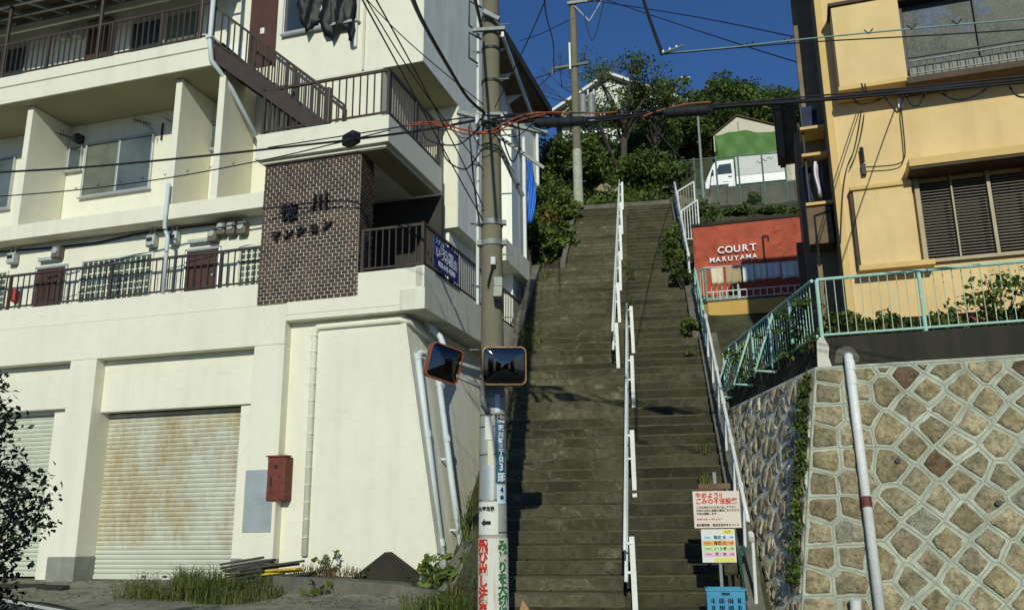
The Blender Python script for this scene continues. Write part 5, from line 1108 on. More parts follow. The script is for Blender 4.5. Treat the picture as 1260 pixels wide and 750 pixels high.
# hill-top house
hh = yaw_thing('hilltop_house', 'cream gabled house half hidden by the tree on the hilltop', 'building', 3.1, 47.9, 19, -8)
b = MB(); b.prism([(0,0,0),(6.9,0,0),(6.9,0,6.6),(2.9,0,8.5),(0,0,6.7)], (0,6,0)); b.build('wall', M['housewhite'], hh)
b = MB(); b.prism([(-.5,-.4,6.45),(2.9,-.4,8.60),(2.9,-.4,8.85),(-.5,-.4,6.65)], (0,6.8,0)); b.prism([(2.9,-.4,8.60),(7.5,-.4,6.35),(7.5,-.4,6.6),(2.9,-.4,8.85)], (0,6.8,0)); b.build('roof', M['roof'], hh)
b = MB(); b.bar((-.55,-.45,6.55),(2.9,-.45,8.72),.05,.16); b.bar((2.9,-.45,8.72),(7.55,-.45,6.48),.05,.16); b.build('bargeboard', M['housewhite'], hh)
b = MB(); b.box(-.4,7.3,-.5,.0,5.6,5.8); b.build('lower_eave', M['roof'], hh)
for x in (1.2, 3.6, 5.2):
    f_ = MB(); f_.box(x,x+1.2,-.03,.0,3.8,5.2); fo = f_.build('window', M['alum'], hh); f_ = MB(); f_.box(x+.06,x+1.14,-.036,-.03,3.86,5.14); f_.build('pane', M['glass'], fo)
# far street lamp on the skyline
ln = yaw_thing('skyline_lamp', 'thin street lamp silhouette on the skyline right of the tree', 'street lamp', 10.9, 52, 22, 0); b = MB(); b.tube([(0,0,0),(0,0,8.0),(.6,0,8.05)], .06, 6); b.build('post', M['galvband'], ln); b = MB(); b.box(.4,.95,-.1,.1,8.0,8.1); b.build('lamp_head', M['insul'], ln)

# ------------------------------------------------------------------ far utility pole
fp = thing('utility_pole', 'slender weathered utility pole at the top left of the stairs', 'utility pole', (2.22, 26.91, 11.2))
b = MB(); b.tube([(0,0,z) for z in span(0, 8.6, .6)], .155, 14, r1=.115); b.build('shaft', M['pole'], fp, smooth='auto')
b = MB(); b.tube([(0,0,.0),(0,0,2.4)], .162, 14, r1=.152); b.build('painted_foot', M['cement'], fp, smooth='auto')
b = MB(); b.bar((-.2,-.14,7.85),(1.15,-.14,8.05),.08,.10); b.bar((.05,-.14,7.75),(.55,-.14,7.15),.04,.05); b.bar((.55,-.14,7.15),(1.0,-.14,7.95),.03,.04); b.build('crossarm', M['galvband'], fp)
b = MB(); b.bar((-.75,-.14,5.35),(.45,-.14,5.55),.08,.08); b.bar((-.75,-.14,5.35),(-.78,-.14,5.1),.05,.05); b.build('crossarm', M['pole'], fp)
b = MB(); b.box(-.19,-.13,-.2,-.1,5.3,6.3); b.build('conduit', M['white'], fp)
for x in (.3,.75,1.1): b = MB(); b.tube([(x,-.14,8.05),(x,-.14,8.28)], .05, 8); b.build('insulator', M['insul'], fp)
tf = thing('transformer', 'grey pole transformer can hung beside the far pole', 'transformer', (2.75, 26.9, 14.6)); 
for x in (0, -.28): b = MB(); b.tube([(x,0,0),(x,0,1.0)], .13, 14); b.build('tank', M['galvband'], tf, smooth='auto')
for x in (-.1,.1): b = MB(); b.tube([(x,0,1.0),(x,0,1.22)], .03, 8); b.build('bushing', M['insul'], tf)
b = MB(); b.box(-.5,.1,-.05,.05,.2,.3); b.build('bracket', M['galvband'], tf)
for k in range(10):
    z = .8+k*.5; b = MB(); s_ = 1 if k % 2 else -1; b.tube([(s_*.1,0,z),(s_*.27,0,z)], .012, 5); b.build('step_peg', M['galvband'], fp)
# ------------------------------------------------------------------ overhead cables
def smooth_path(P, sub=6):
    P = [Vector(p) for p in P]; out = []
    for i in range(len(P)-1):
        p0 = P[max(i-1,0)]; p1 = P[i]; p2 = P[i+1]; p3 = P[min(i+2,len(P)-1)]
        for k in range(sub):
            t = k/sub; out.append(.5*((2*p1)+(p2-p0)*t+(2*p0-5*p1+4*p2-p3)*t*t+(-p0+3*p1-3*p2+p3)*t**3))
    return out + [P[-1]]
def cable(name, label, P, r, material=None, cat='cable', group='overhead cables', wobble=0):
    pts = smooth_path(P)
    if wobble:
        q = random.Random(len(label)); pts = [p + Vector((0, q.uniform(-wobble,wobble), q.uniform(-wobble,wobble))) for p in pts]
    b = MB(); b.tube(pts, r, 7); o = b.build(name, material or M['black'], smooth=True); tag(o, label, cat, group); return o
TRUNK = [(-9.9, 14.79, 7.77), (-7.77, 14.67, 7.82), (-5.48, 14.39, 7.89), (-3.47, 13.87, 7.85), (-2.69, 13.43, 7.72), (-1.3, 11.93, 7.16), (-0.39, 10.69, 6.71)]
THIN = [(-9.8, 14.74, 7.27), (-8.01, 14.66, 7.36), (-6.18, 14.43, 7.48), (-4.22, 14.08, 7.68), (-2.84, 13.51, 7.72), (-1.9, 12.66, 7.52)]
cable('trunk_cable', 'thick black cable from the left edge past the brick screen to the pole', TRUNK, .020)
cable('thin_cable', 'thin black cable with hanging clips below the thick cable on the left', THIN, .011)
cable('trunk_cable', 'upper thick black cable of the bundle right of the pole', [(-.34,10.72,6.71),(.13,10.46,6.64),(.75,10.14,6.43),(1.69,9.63,6.24),(2.55,9.18,6.1),(3.34,8.76,5.95),(4.26,8.27,5.8),(5.5,7.61,5.58)], .016)
cable('trunk_cable', 'lowest thick black cable of the bundle right of the pole', [(-.34,10.65,6.63),(.13,10.4,6.54),(.94,9.97,6.3),(1.86,9.48,6.17),(2.54,9.12,6.06),(3.31,8.7,5.9),(4.23,8.22,5.74),(5.46,7.56,5.53)], .014)
cable('trunk_cable', 'topmost pale-sheathed cable of the bundle crossing before the yellow house', [(-.35,10.77,6.79),(.34,10.41,6.65),(1.33,9.88,6.38),(2.23,9.4,6.21),(3.21,8.89,6.04),(4.29,8.31,5.85),(5.54,7.65,5.65)], .010, M['bmetal'])
cable('trunk_cable', 'middle black cable of the bundle right of the pole', [(-.34,10.69,6.67),(.24,10.39,6.56),(1.32,9.81,6.27),(2.21,9.34,6.13),(3.18,8.82,5.94),(4.25,8.25,5.77),(5.49,7.59,5.59)], .012, wobble=.004)
cable('orange_cable', 'upper orange sheathed cable looping around the big pole', [(-1.39,11.16,6.89),(-.97,10.94,6.8),(-.69,10.79,6.63),(-.3,10.58,6.48),(.03,10.41,6.56),(.34,10.24,6.57),(.64,10.08,6.46)], .012, M['orange'])
cable('orange_cable', 'lower orange sheathed cable sagging before the big pole', [(-1.44,11.14,6.85),(-1.03,10.92,6.75),(-.57,10.68,6.49),(-.24,10.5,6.46),(.13,10.31,6.56),(.54,10.09,6.5),(.74,9.98,6.42)], .011, M['orange'])
cable('orange_cable', 'short orange sheathed length in front of the trees', [(1.6,9.58,6.17),(1.73,9.5,6.19),(1.94,9.39,6.2),(2.11,9.3,6.19),(2.32,9.19,6.15)], .012, M['orange'])
for k, (a, c) in enumerate((((.32,10.28,6.44),(.95,9.94,6.3)), ((1.83,9.47,6.16),(2.33,9.2,6.06)))):
    a = Vector(a); c = Vector(c); t = thing('splice_case', ['long grey-black cable splice case just right of the big pole', 'grey-black cable splice case in front of the slim steel pole'][k], 'splice case', a, 0, 'cable splice cases'); d = c-a
    b = MB(); pts = [a-a, d*.06, d*.10, d*.9, d*.94, d]; b.tube([d*0, d*.05], .035, 10); b.tube([d*.05, d*.95], .062, 12); b.tube([d*.95, d], .035, 10); b.build('shell', M['bmetal'], t, smooth='auto')
    for f in (.25,.5,.75): b = MB(); b.tube([d*(f-.015), d*(f+.015)], .067, 12); b.build('clamp', M['black'], t)
b = MB(); b.box(-.16,.16,-.09,.09,-.10,.10); t = thing('closure_box', 'black cable closure box hanging on the thick cable by the brick screen', 'closure box', (-2.65, 13.4, 7.72), -R(45)); b.build('body', M['black'], t, bevel=.03)
b = MB(); b.box(-.10,.08,-.10,-.085,-.07,-.01); b.build('hatch', M['bmetal'], t)
cable('overhead_cable', 'thick black cable dropping from the top edge to the big pole', [(-.66,4.96,4.83),(-.78,6.96,5.83),(-.68,8.57,6.31),(-.53,9.99,6.66),(-.33,10.69,6.79)], .020)
cable('overhead_cable', 'black cable dropping beside the pole top', [(-.45,7.49,6.75),(-.42,8.99,7.50),(-.38,10.6,8.05)], .022)
cable('service_wire', 'left one of two thin wires slanting down to the pole bands', [(-1.26,5.87,5.6),(-1.1,8.43,6.04),(-.68,9.98,5.67),(-.36,10.74,5.29)], .008)
cable('service_wire', 'right one of two thin wires slanting down to the pole bands', [(-1.26,6.38,5.97),(-1.06,8.74,6.36),(-.65,10.18,5.98),(-.36,10.75,5.48)], .008)
cable('green_cable', 'pale green sheathed wire crossing the sky to the yellow house', [(1.5,7.7,5.91),(2.1,7.38,5.78),(2.58,7.12,5.69),(3.33,6.73,5.54),(4.5,6.1,5.28)], .007, M['teal_wire'])
cable('overhead_cable', 'black wire running just below the pale green wire', [(1.5,7.7,5.9),(2.58,7.12,5.66),(3.59,6.58,5.4),(4.49,6.11,5.18)], .006)
cable('overhead_cable', 'short thick black cable hanging from the top edge to the green wire', [(1.84,10.84,8.86),(1.78,10.04,7.94),(1.70,9.0,6.86),(1.5,7.7,5.91)], .022)
t = thing('wire_insulator', 'white insulators where the hanging cable meets the green wire', 'insulator', (1.5,7.7,5.91), -R(28)); 
for x in (.02,.12,.22): b = MB(); b.tube([(x*.7,-.1*x,0),(x*.7,-.1*x,.028)], .010, 8); b.build('insulator', M['insul'], t)
b = MB(); b.tube([(0,0,0),(.24,-.05,-.005)], .010, 6); b.build('link', M['galvband'], t)
FAR = (('f1','right far wire from the far pole crossing low over the trees',[(3.2,26.77,19.25),(5.46,23.37,15.92),(6.78,18.82,12.19),(6.98,14.4,9.06)]),('f2','upper far wire from the far pole crossing the open sky',[(2.7,26.77,19.2),(5.49,23.36,16.33),(6.83,18.8,12.83),(7.03,14.37,9.62)]),
 ('f3','short dark wire left of the far pole top',[(2.22,26.77,18.48),(1.16,28.98,19.23),(.43,31.0,20.19)]),('f4','upper of two wires left of the far pole arm',[(2.05,26.77,16.62),(.99,28.98,17.43),(-.06,31.0,18.3)]),('f5','lower of two wires left of the far pole arm',[(1.5,26.77,16.45),(1.02,29.98,17.6),(-.07,32.0,18.4)]),
 ('f6','long wire rising from the far pole arm over the camera',[(1.5,26.77,16.35),(1.24,21.96,14.58),(.82,16.98,12.29),(.58,12.99,10.35)]),('f7','slack wire below the far pole crossarm',[(3.3,26.77,19.1),(3.0,26.7,17.9),(2.8,26.7,17.6),(2.6,26.75,18.6)]))
for k, lb_, P in FAR: cable('far_wire', lb_, P, .016, None, 'cable', 'wires of the far pole')
cable('service_drop', 'left one of two drop wires down the yellow wall', [(3.80,8.50,5.86),(4.4,9.9,6.75),(5.25,11.82,7.6),(5.18,11.86,7.19),(5.06,11.9,6.75),(4.95,11.94,6.51),(4.85,11.97,6.08),(4.75,12.0,5.34)], .008, group='drop wires of the yellow house'); cable('service_drop', 'right one of two drop wires down the yellow wall', [(3.83,8.50,5.86),(4.44,9.9,6.74),(5.29,11.82,7.6),(5.21,11.85,7.12),(5.08,11.89,6.69),(4.98,11.93,6.48)], .008, group='drop wires of the yellow house')
cable('service_drop', 'wire from the bundle to the white box on the yellow wall', [(4.11,8.35,5.82),(4.8,9.8,6.6),(5.73,11.66,7.51),(5.72,11.67,7.22),(5.71,11.68,6.77),(5.68,11.69,6.52),(5.55,11.73,6.44),(5.19,11.85,6.46)], .010, group='drop wires of the yellow house')
for k, P in enumerate(([(3.96,8.43,5.83),(4.01,8.4,5.7),(4.07,8.37,5.59),(4.14,8.34,5.79)],[(4.15,8.33,5.8),(4.18,8.31,5.66),(4.24,8.28,5.62),(4.33,8.23,5.77)],[(4.41,8.19,5.75),(4.54,8.12,5.6),(4.7,8.03,5.59),(4.86,7.95,5.69)],[(4.97,7.89,5.68),(4.99,7.88,5.56),(5.04,7.85,5.48),(5.16,7.79,5.46)],[(.96,10.02,6.28),(1.17,9.91,6.11),(1.41,9.79,6.04),(1.69,9.64,6.18)],[(3.7,8.57,5.87),(3.74,8.54,5.78),(3.87,8.47,5.76),(4.0,8.41,5.81)])):
    cable('cable_loop', ['slack loop left of the white wall box below the bundle','small slack loop right of the white wall box below the bundle','wide slack loop below the bundle before the yellow wall','slack loop below the bundle at the right edge','slack loop below the bundle in front of the dark trees','small slack loop below the bundle near the house corner'][k], P, .010, group='slack cable loops')
cable('stay_wire', 'pale stay wire slanting down to the terrace fence', [(2.14,12.31,7.47),(3.81,19.63,10.49),(5.77,27.4,13.51)], .012, M['galvband'])
# plastic clips on the thin cables
for k, (P0, P1, n, lb_) in enumerate(((THIN[1],THIN[3],9,'small dark V-shaped clip on the thin cable at the left'),((2.1,7.38,5.77),(3.9,6.42,5.42),6,'small dark V-shaped clip on the green wire'))):
    for i in range(n):
        p = Vector(P0).lerp(Vector(P1), (i+.5)/n); p.z -= .01*(1-abs(2*(i+.5)/n-1)) if k == 0 else 0
        b = MB(); b.tube([(-.035,0,.045),(0,0,0),(.035,0,.04)], .006, 5); o = b.build('cable_clip', M['black'], loc=p, rot=(0,0,-R(28))); tag(o, lb_, 'clip', ['clips on the thin left cable','clips on the green wire'][k])
# dark wires at the pole
for k, P in enumerate(([(-.55,10.66,6.6),(-.5,10.65,6.0),(-.46,10.68,5.6),(-.42,10.75,5.3)],[(-.9,10.72,6.66),(-.88,10.7,6.2),(-.6,10.7,6.0),(-.38,10.74,6.3)],[(.1,10.6,6.7),(.12,10.62,6.3),(.02,10.7,6.1),(-.1,10.72,6.45)],[(-1.2,10.8,6.7),(-1.1,10.76,6.45),(-.7,10.7,6.35),(-.4,10.7,6.6)])):
    cable('wire_tail', ['dark tail wire hanging left of the pole bands','dark slack tail wire just left of the pole','dark tail wire looping at the right of the pole','dark tail wire below the orange cable'][k], P, .011, group='tail wires at the big pole')

cable('trunk_cable', 'second black cable running just above the thick cable near the pole', [(-4.2, 13.98, 7.85), (-2.65, 13.24, 7.72), (-1.28, 11.73, 7.17), (-0.39, 10.69, 6.76)], .011)
cable('orange_cable', 'third thin orange-brown cable hugging the big pole', [(-1.2,11.05,6.86),(-.9,10.86,6.72),(-.6,10.66,6.54),(-.25,10.5,6.42),(.1,10.33,6.5),(.45,10.14,6.5)], .010, M['orange'])
cable('orange_cable', 'thin orange-brown cable end right of the first splice case', [(.9,9.9,6.40),(1.1,9.8,6.33),(1.3,9.7,6.30)], .009, M['orange'])
for k, (x0, z0, dz, y0) in enumerate(((-1.1,6.85,.22,10.95),(-.8,6.75,.30,10.8),(-.15,6.6,.26,10.55),(.25,6.55,.2,10.35),(-.55,6.7,.4,10.72),(1.5,6.28,.16,9.72),(2.7,6.05,.12,9.1),(-1.6,7.05,.25,11.4))):
    cable('cable_loop', ['thin slack loop at the left end of the orange cables','thin slack loop left of the big pole under the orange cables','thin slack loop directly before the big pole','thin slack loop right of the big pole','deepest thin slack loop left of the big pole','thin slack loop left of the second splice case','thin slack loop right of the second splice case','thin slack loop between the closure box and the pole'][k], [(x0,y0,z0),(x0+.1,y0-.05,z0-dz*.8),(x0+.25,y0-.12,z0-dz),(x0+.45,y0-.2,z0-.12)], .007, group='slack cable loops')
for k, (a, c) in enumerate((((-1.9,7.0,7.2),(-.36,10.74,6.0)),((-2.6,9.0,8.6),(-.36,10.74,6.95)),((.9,6.5,7.4),(-.2,10.72,6.9)))):
    cable('service_wire', ['thin wire from upper left to the pole below the cable bracket','thin wire from the upper left corner of the brick screen to the pole','thin wire from above the camera down to the right of the pole'][k], [a, tuple((Vector(a)+Vector(c))/2-Vector((0,0,.18))), c], .007)
# ------------------------------------------------------------------ vegetation
G = np.random.default_rng(7)
def leaf_quads(C, Rr, n, size, up=.35, squash=.75, g=G):
    """C (k,3) clump centres, Rr (k,) radii: n leaf-sized faces in every clump"""
    C = np.asarray(C, float); k = len(C); Rr = np.broadcast_to(np.asarray(Rr, float), (k,))
    d = g.normal(size=(k, n, 3)); d /= np.linalg.norm(d, axis=2, keepdims=True)
    rad = g.random((k, n, 1))**.45
    P = (C[:,None,:] + d*rad*Rr[:,None,None]*np.array([1,1,squash])).reshape(-1, 3)
    m = len(P); N = g.normal(size=(m,3)) + np.array([0,0,up]) + d.reshape(-1,3)*.5; N /= np.linalg.norm(N, axis=1, keepdims=True)
    A = np.cross(N, g.normal(size=(m,3))); A /= np.linalg.norm(A, axis=1, keepdims=True); B = np.cross(N, A)
    s = size*(.6+.8*g.random((m,1))); A *= s*.5; B *= s*.30
    bend = N*s*.10
    return np.stack([P-A, P-B*1.0+bend, P+A, P+B+bend], axis=1)
def leaf_obj(name, V, material, parent=None, loc=None):
    return inst(name, quads_mesh(name, V), material, parent, loc)
def tree(name, label, base, h, cr, crown_z, n_limb, clumps, nleaf, size, material, group=None, lean=(0,0), seed=1, trunk_r=.14, squash=.75, clump_r=.55, conical=False, cat='tree'):
    q = random.Random(seed); g = np.random.default_rng(seed); t = thing(name, label, cat, base, 0, group)
    tb_ = MB(); top = Vector((lean[0], lean[1], crown_z)); tb_.tube([(0,0,-.3),(lean[0]*.3,lean[1]*.3,crown_z*.45),top], trunk_r, 8, r1=trunk_r*.45)
    ends = []
    for k in range(n_limb):
        a = 2*math.pi*(k+q.random()*.6)/n_limb; rr = cr*q.uniform(.45,.95); st_ = Vector((lean[0],lean[1],crown_z))*q.uniform(.45,.9)
        e = Vector((lean[0]+math.cos(a)*rr, lean[1]+math.sin(a)*rr, crown_z + (h-crown_z)*q.uniform(-.1,.8)))
        if conical: e = Vector((math.cos(a)*cr*(1-k/n_limb*.85), math.sin(a)*cr*(1-k/n_limb*.85), h*.15 + h*.8*k/n_limb)); st_ = Vector((0,0,e.z-.1))
        mid = st_.lerp(e, .5) + Vector((0,0,.12*cr)); tb_.tube([st_, mid, e], trunk_r*.42, 6, r1=.015); ends += [e, mid.lerp(e,.6)]
        for j in range(2):
            e2 = mid.lerp(e, q.uniform(.3,.8)) + Vector((q.uniform(-1,1), q.uniform(-1,1), q.uniform(-.2,.8)))*cr*.35; tb_.tube([mid.lerp(e,.3), e2], trunk_r*.16, 5, r1=.008); ends.append(e2)
    tb_.build('trunk', M['bark'], t, smooth=True)
    C = [tuple(e) for e in ends]
    while len(C) < clumps:
        d = Vector((q.gauss(0,1), q.gauss(0,1), q.gauss(0,1))).normalized()*q.uniform(.35,1.0)
        z = crown_z + (h-crown_z)*.5 + d.z*(h-crown_z)*.55; f = 1.0
        if conical: z = h*q.uniform(.1,1.0); f = max(.12, 1-z/h)
        C.append((lean[0]+d.x*cr*f, lean[1]+d.y*cr*f, z))
    C = C[:max(clumps, len(ends))]; rr = np.array([clump_r*q.uniform(.6,1.3)*(cr/1.6) for _ in C])
    leaf_obj('crown', leaf_quads(C, rr, int(nleaf*1.6), size*.74, squash=squash, g=g), material, t); return t
def gz(x, y): return ground_z(x, y)
# trees on the hill
tree('spreading_tree', 'open spreading tree with a forked trunk in front of the hilltop house', (4.7,34.0,gz(4.7,34)), 8.4, 2.2, 3.8, 11, 46, 52, .17, M['leaf'], 'trees on the hillside', (.2,0), 3, .20, clump_r=.40)
tree('spreading_tree', 'smaller leafy tree right of the forked tree on the hillside', (6.4,35.5,gz(6.4,35.5)), 5.6, 1.6, 2.9, 8, 34, 60, .20, M['leaf'], 'trees on the hillside', (0,0), 4, .15)
tree('tall_tree', 'tall dark bushy tree on the skyline above the splice case', (12.6,47,gz(12.6,47)), 4.3, 1.6, 1.8, 8, 60, 190, .26, M['leaf_dark'], 'trees on the hillside', (0,0), 5, .18, clump_r=.75)
tree('tall_tree', 'rounded dark tree on the skyline left of the cream shed', (15.2,48.5,gz(15.2,48.5)), 3.6, 2.0, 1.4, 8, 60, 190, .26, M['leaf_dark'], 'trees on the hillside', (0,0), 6, .18, clump_r=.75)
tree('tall_tree', 'narrow pale tree on the skyline beside the yellow house edge', (17.6,49,gz(17.6,49)), 3.7, 1.0, 1.6, 7, 40, 180, .26, M['leaf'], 'trees on the hillside', (0,0), 7, .15, clump_r=.75)
tree('tall_tree', 'dark wide tree filling the gap behind the cream shed', (11.0,44.5,gz(11,44.5)), 2.6, 2.0, 1.0, 8, 60, 190, .25, M['leaf_dark'], 'trees on the hillside', (0,0), 8, .18, clump_r=.75)
tree('tall_tree', 'dark tree between the hilltop house and the skyline lamp', (8.8,43.4,gz(8.8,43.4)), 2.4, 2.0, 1.0, 8, 56, 190, .25, M['leaf_dark'], 'trees on the hillside', (0,0), 9, .16, clump_r=.75)
tree('bushy_tree', 'dark bushy tree at the left end of the hillside wood', (3.6,38,gz(3.6,38)), 2.2, 1.6, .8, 8, 56, 190, .22, M['leaf_dark'], 'trees on the hillside', (0,0), 10, .14, clump_r=.75)
tree('bushy_tree', 'dark bushy tree just above the top of the stairs', (5.2,31.0,gz(5.2,31)), 1.9, 1.2, 1.0, 8, 50, 190, .19, M['leaf_dark'], 'trees on the hillside', (0,0), 12, .12, clump_r=.7)
tree('bushy_tree', 'mid green bush tree behind the far pole', (2.1,31.5,gz(2.1,31.5)), 3.7, 1.5, 1.2, 8, 50, 190, .19, M['leaf_dark'], 'trees on the hillside', (0,0), 13, .12, clump_r=.7)
tree('bushy_tree', 'dark tree standing left of the terrace fence', (6.4,38.5,gz(6.4,38.5)), 2.6, 1.6, 1.0, 8, 56, 190, .22, M['leaf_dark'], 'trees on the hillside', (0,0), 14, .14, clump_r=.75)
tree('bushy_tree', 'dark leafy tree between the rear house and the far pole', (1.0,28.4,gz(1.0,28.4)), 3.6, 1.2, 1.0, 8, 46, 170, .16, M['leaf_dark'], 'trees on the hillside', (0,0), 15, .12, clump_r=.7)
tree('spreading_tree', 'airy young tree just right of the far pole before the hilltop house', (4.0,39.5,gz(4.0,39.5)), 5.4, 1.7, 2.6, 9, 36, 60, .17, M['leaf'], 'trees on the hillside', (0,0), 16, .12, clump_r=.5)
# leafless tree beside the far pole
q = random.Random(2); bt = thing('bare_tree', 'leafless grey tree with fine twigs around the far pole', 'tree', (2.9,29.2,gz(2.9,29.2)), 0); b = MB(); b.tube([(2.2,3.4,1.0),(1.0,1.5,3.0),(.1,.1,4.6)], .12, 7, r1=.06)
def twig(p, d, l, r, n):
    e = p + d*l; b.tube([p, e], r, 5, r1=r*.5, cap=False)
    if n: 
        for _ in range(3): twig(p.lerp(e, q.uniform(.5,1)), (d + Vector((q.uniform(-.8,.8), q.uniform(-.8,.8), q.uniform(-.3,.8)))).normalized(), l*q.uniform(.5,.75), r*.5, n-1)
for d in ((-.9,0,.6),(.3,0,1),(-.5,.2,1),(-1,-.1,.1)): twig(Vector((.1,.1,4.6)), Vector(d).normalized(), 1.3, .035, 3)
b.build('branches', M['bark'], bt)

# hillside undergrowth (uncountable mass)
def scatter(fn, n, hmin, hmax, rmin, rmax):
    C = []; Rr = []
    while len(C) < n:
        p = fn()
        if p is None: continue
        r = rnd.uniform(rmin, rmax); C.append((p[0], p[1], gz(p[0], p[1]) + rnd.uniform(hmin, hmax))); Rr.append(r)
    return C, Rr
C, Rr = scatter(lambda: (lambda x, y: (x, y) if not (x > 5.4 and y < 43.5) else None)(rnd.uniform(-1, 17), 28.0+26*rnd.random()**1.3), 520, .0, .6, .5, .9)
o = leaf_obj('hillside_undergrowth', leaf_quads(C, Rr, 190, .145), M['leaf_dark']); tag(o, 'dense dark green undergrowth covering the hillside above the stairs', 'undergrowth', kind='stuff')
C, Rr = scatter(lambda: (lambda x, y: (x, y) if not (x > 5.2) else None)(rnd.uniform(1.8, 8), 27.6+8*rnd.random()), 150, .1, .6, .35, .7)
o = leaf_obj('brighter_scrub', leaf_quads(C, Rr, 170, .12), M['leaf']); tag(o, 'lighter green scrub right behind the top of the stairs', 'scrub', kind='stuff')
# pale rocks in the slope
for k, (x, y, s_) in enumerate(((3.6,31.2,.35),(4.3,31.4,.28),(5.9,30.8,.45),(6.3,30.9,.34),(3.9,30.9,.25),(6.6,31.3,.3))):
    b = MB(); q = random.Random(k); n = 9; vs = [(0,0,s_*.8)]
    for j, (f, z) in enumerate(((.6,.65),(1,.2),(.9,-.3))):
        for i in range(n): a = 2*math.pi*i/n; vs.append((math.cos(a)*s_*f*q.uniform(.8,1.2), math.sin(a)*s_*f*q.uniform(.8,1.2), s_*z*q.uniform(.8,1.2)))
    fs = [(0,1+i,1+(i+1) % n) for i in range(n)] + [(1+j*n+i, 1+(j+1)*n+i, 1+(j+1)*n+(i+1) % n, 1+j*n+(i+1) % n) for j in range(2) for i in range(n)]
    b.v = vs; b.f = fs; o = b.build('rock', M['stone2'], loc=(x, y, gz(x,y)+.75)); tag(o, ['second pale rock from the left in the scrub above the stairs','pale rock in the middle of the left cluster above the stairs','largest pale rock near the terrace fence','pale rock just right of the largest one','smallest pale rock in the scrub above the stairs','pale rock farthest right in the scrub by the fence'][k], 'rock', 'pale rocks on the slope')

# shrubs and plants one can point at
def shrub(name, label, base, clumps, nleaf, size, material, cr, h, group=None, seed=1, up=.35, stem=True):
    q = random.Random(seed); g = np.random.default_rng(seed); t = thing(name, label, 'plant', base, 0, group); C = []; b = MB()
    for k in range(clumps):
        a = q.uniform(0, 6.283); rr = cr*math.sqrt(q.random()); z = h*q.uniform(.15,1)*(1-.4*(rr/cr)**2); c = Vector((math.cos(a)*rr, math.sin(a)*rr, z)); C.append(tuple(c))
        if stem and k % 2 == 0: b.tube([(c.x*.15,c.y*.15,0), (c.x*.6,c.y*.6,z*.6), c], .012*max(1,h), 5, r1=.004)
    if b.v: b.build('stem', M['bark'], t)
    leaf_obj('foliage', leaf_quads(C, [cr*.42*q.uniform(.6,1.2) for _ in C], nleaf, size, up=up, g=g), material, t); return t
def grass(name, label, spots, n, h, w_, material, kind='stuff', cat='grass', seed=1, bend=.5):
    g = np.random.default_rng(seed); V = []
    for (x, y, z, r) in spots:
        a = g.random(n)*6.283; rr = r*np.sqrt(g.random(n)); P = np.stack([x+np.cos(a)*rr, y+np.sin(a)*rr, np.full(n, z)], 1)
        hh = h*(.35+.9*g.random((n,1)))*(.55+.7*g.random()); d = g.normal(size=(n,3)); d[:,2] = 0; d /= np.linalg.norm(d,axis=1,keepdims=True)+1e-6; s = np.cross(d, [0,0,1.])*w_*.5
        mid = P + d*hh*.18*bend + np.array([0,0,1])*hh*.6; tip = P + d*hh*.75*bend + np.array([0,0,1])*hh*(.95-.25*bend)
        V += [np.stack([P-s, P+s, mid+s*.8, mid-s*.8], 1), np.stack([mid-s*.8, mid+s*.8, tip+s*.1, tip-s*.1], 1)]
    o = inst(name, quads_mesh(name, np.concatenate(V)), material); tag(o, label, cat, kind=kind); return o
def Lg(u, w): p = LF.at(u, w, 0); return (p.x, p.y, ground_z(p.x, p.y)+.02)
grass('tall_grass', 'tall green grass growing along the apron in front of the boards', [(*Lg(u, w_), .18) for u in span(-.3, 2.2, .19) for w_ in (.85, 1.15, 1.55, 1.95) if rnd.random() < .85 and u + w_*.35 > .55 - 1.0*rnd.random() and u < 1.7], 60, .42, .011, M['grass'], seed=2, bend=.9)
grass('dry_grass', 'dry straw and grass lying along the top of the low wall', [(*(LF.at(u,.22,.70)), .14) for u in span(1.6, 2.7, .14)], 26, .25, .012, M['drygrass'], seed=3, bend=1.4)
# big-leaved plants at the pole
def bigleaf(name, label, base, n, size, cr, h, seed):
    g = np.random.default_rng(seed); t = thing(name, label, 'plant', base); b = MB(); V = []
    C = [(g.normal()*cr*.5, g.normal()*cr*.4, h*(.35+.65*g.random())) for _ in range(n)]
    for c in C: b.tube([(0,0,0),(c[0]*.5,c[1]*.5,c[2]*.6),c], .010, 5, r1=.005)
    b.build('stem', M['leaf'], t)
    leaf_obj('foliage', leaf_quads(C, .05, 2, size, up=1.6, g=g), M['leaf_light'], t)
bigleaf('leafy_weed', 'broad-leaved weed at the foot of the slanting drainpipes', LF.at(4.05,.25,.25), 34, .20, .42, .75, 4)
bigleaf('leafy_weed', 'small leafy weed growing out of the pointed concrete slab', LF.at(2.95,.2,.62), 10, .10, .15, .28, 6)
bigleaf('leafy_weed', 'leafy weed at the bottom edge before the low wall', LF.at(2.3,.75,.3), 14, .14, .22, .35, 8)
shrub('young_weed', 'thin young weed against the cream wall beside the boards', LF.at(2.05,.05,.72), 9, 9, .085, M['leaf_light'], .22, .42, None, 5)
shrub('dark_shrub', 'dark glossy shrub leaning in from the left edge of the picture', (-4.78, 7.45, road_z(0,7.4)), 110, 95, .055, M['leaf_black'], .66, 2.65, None, 6)
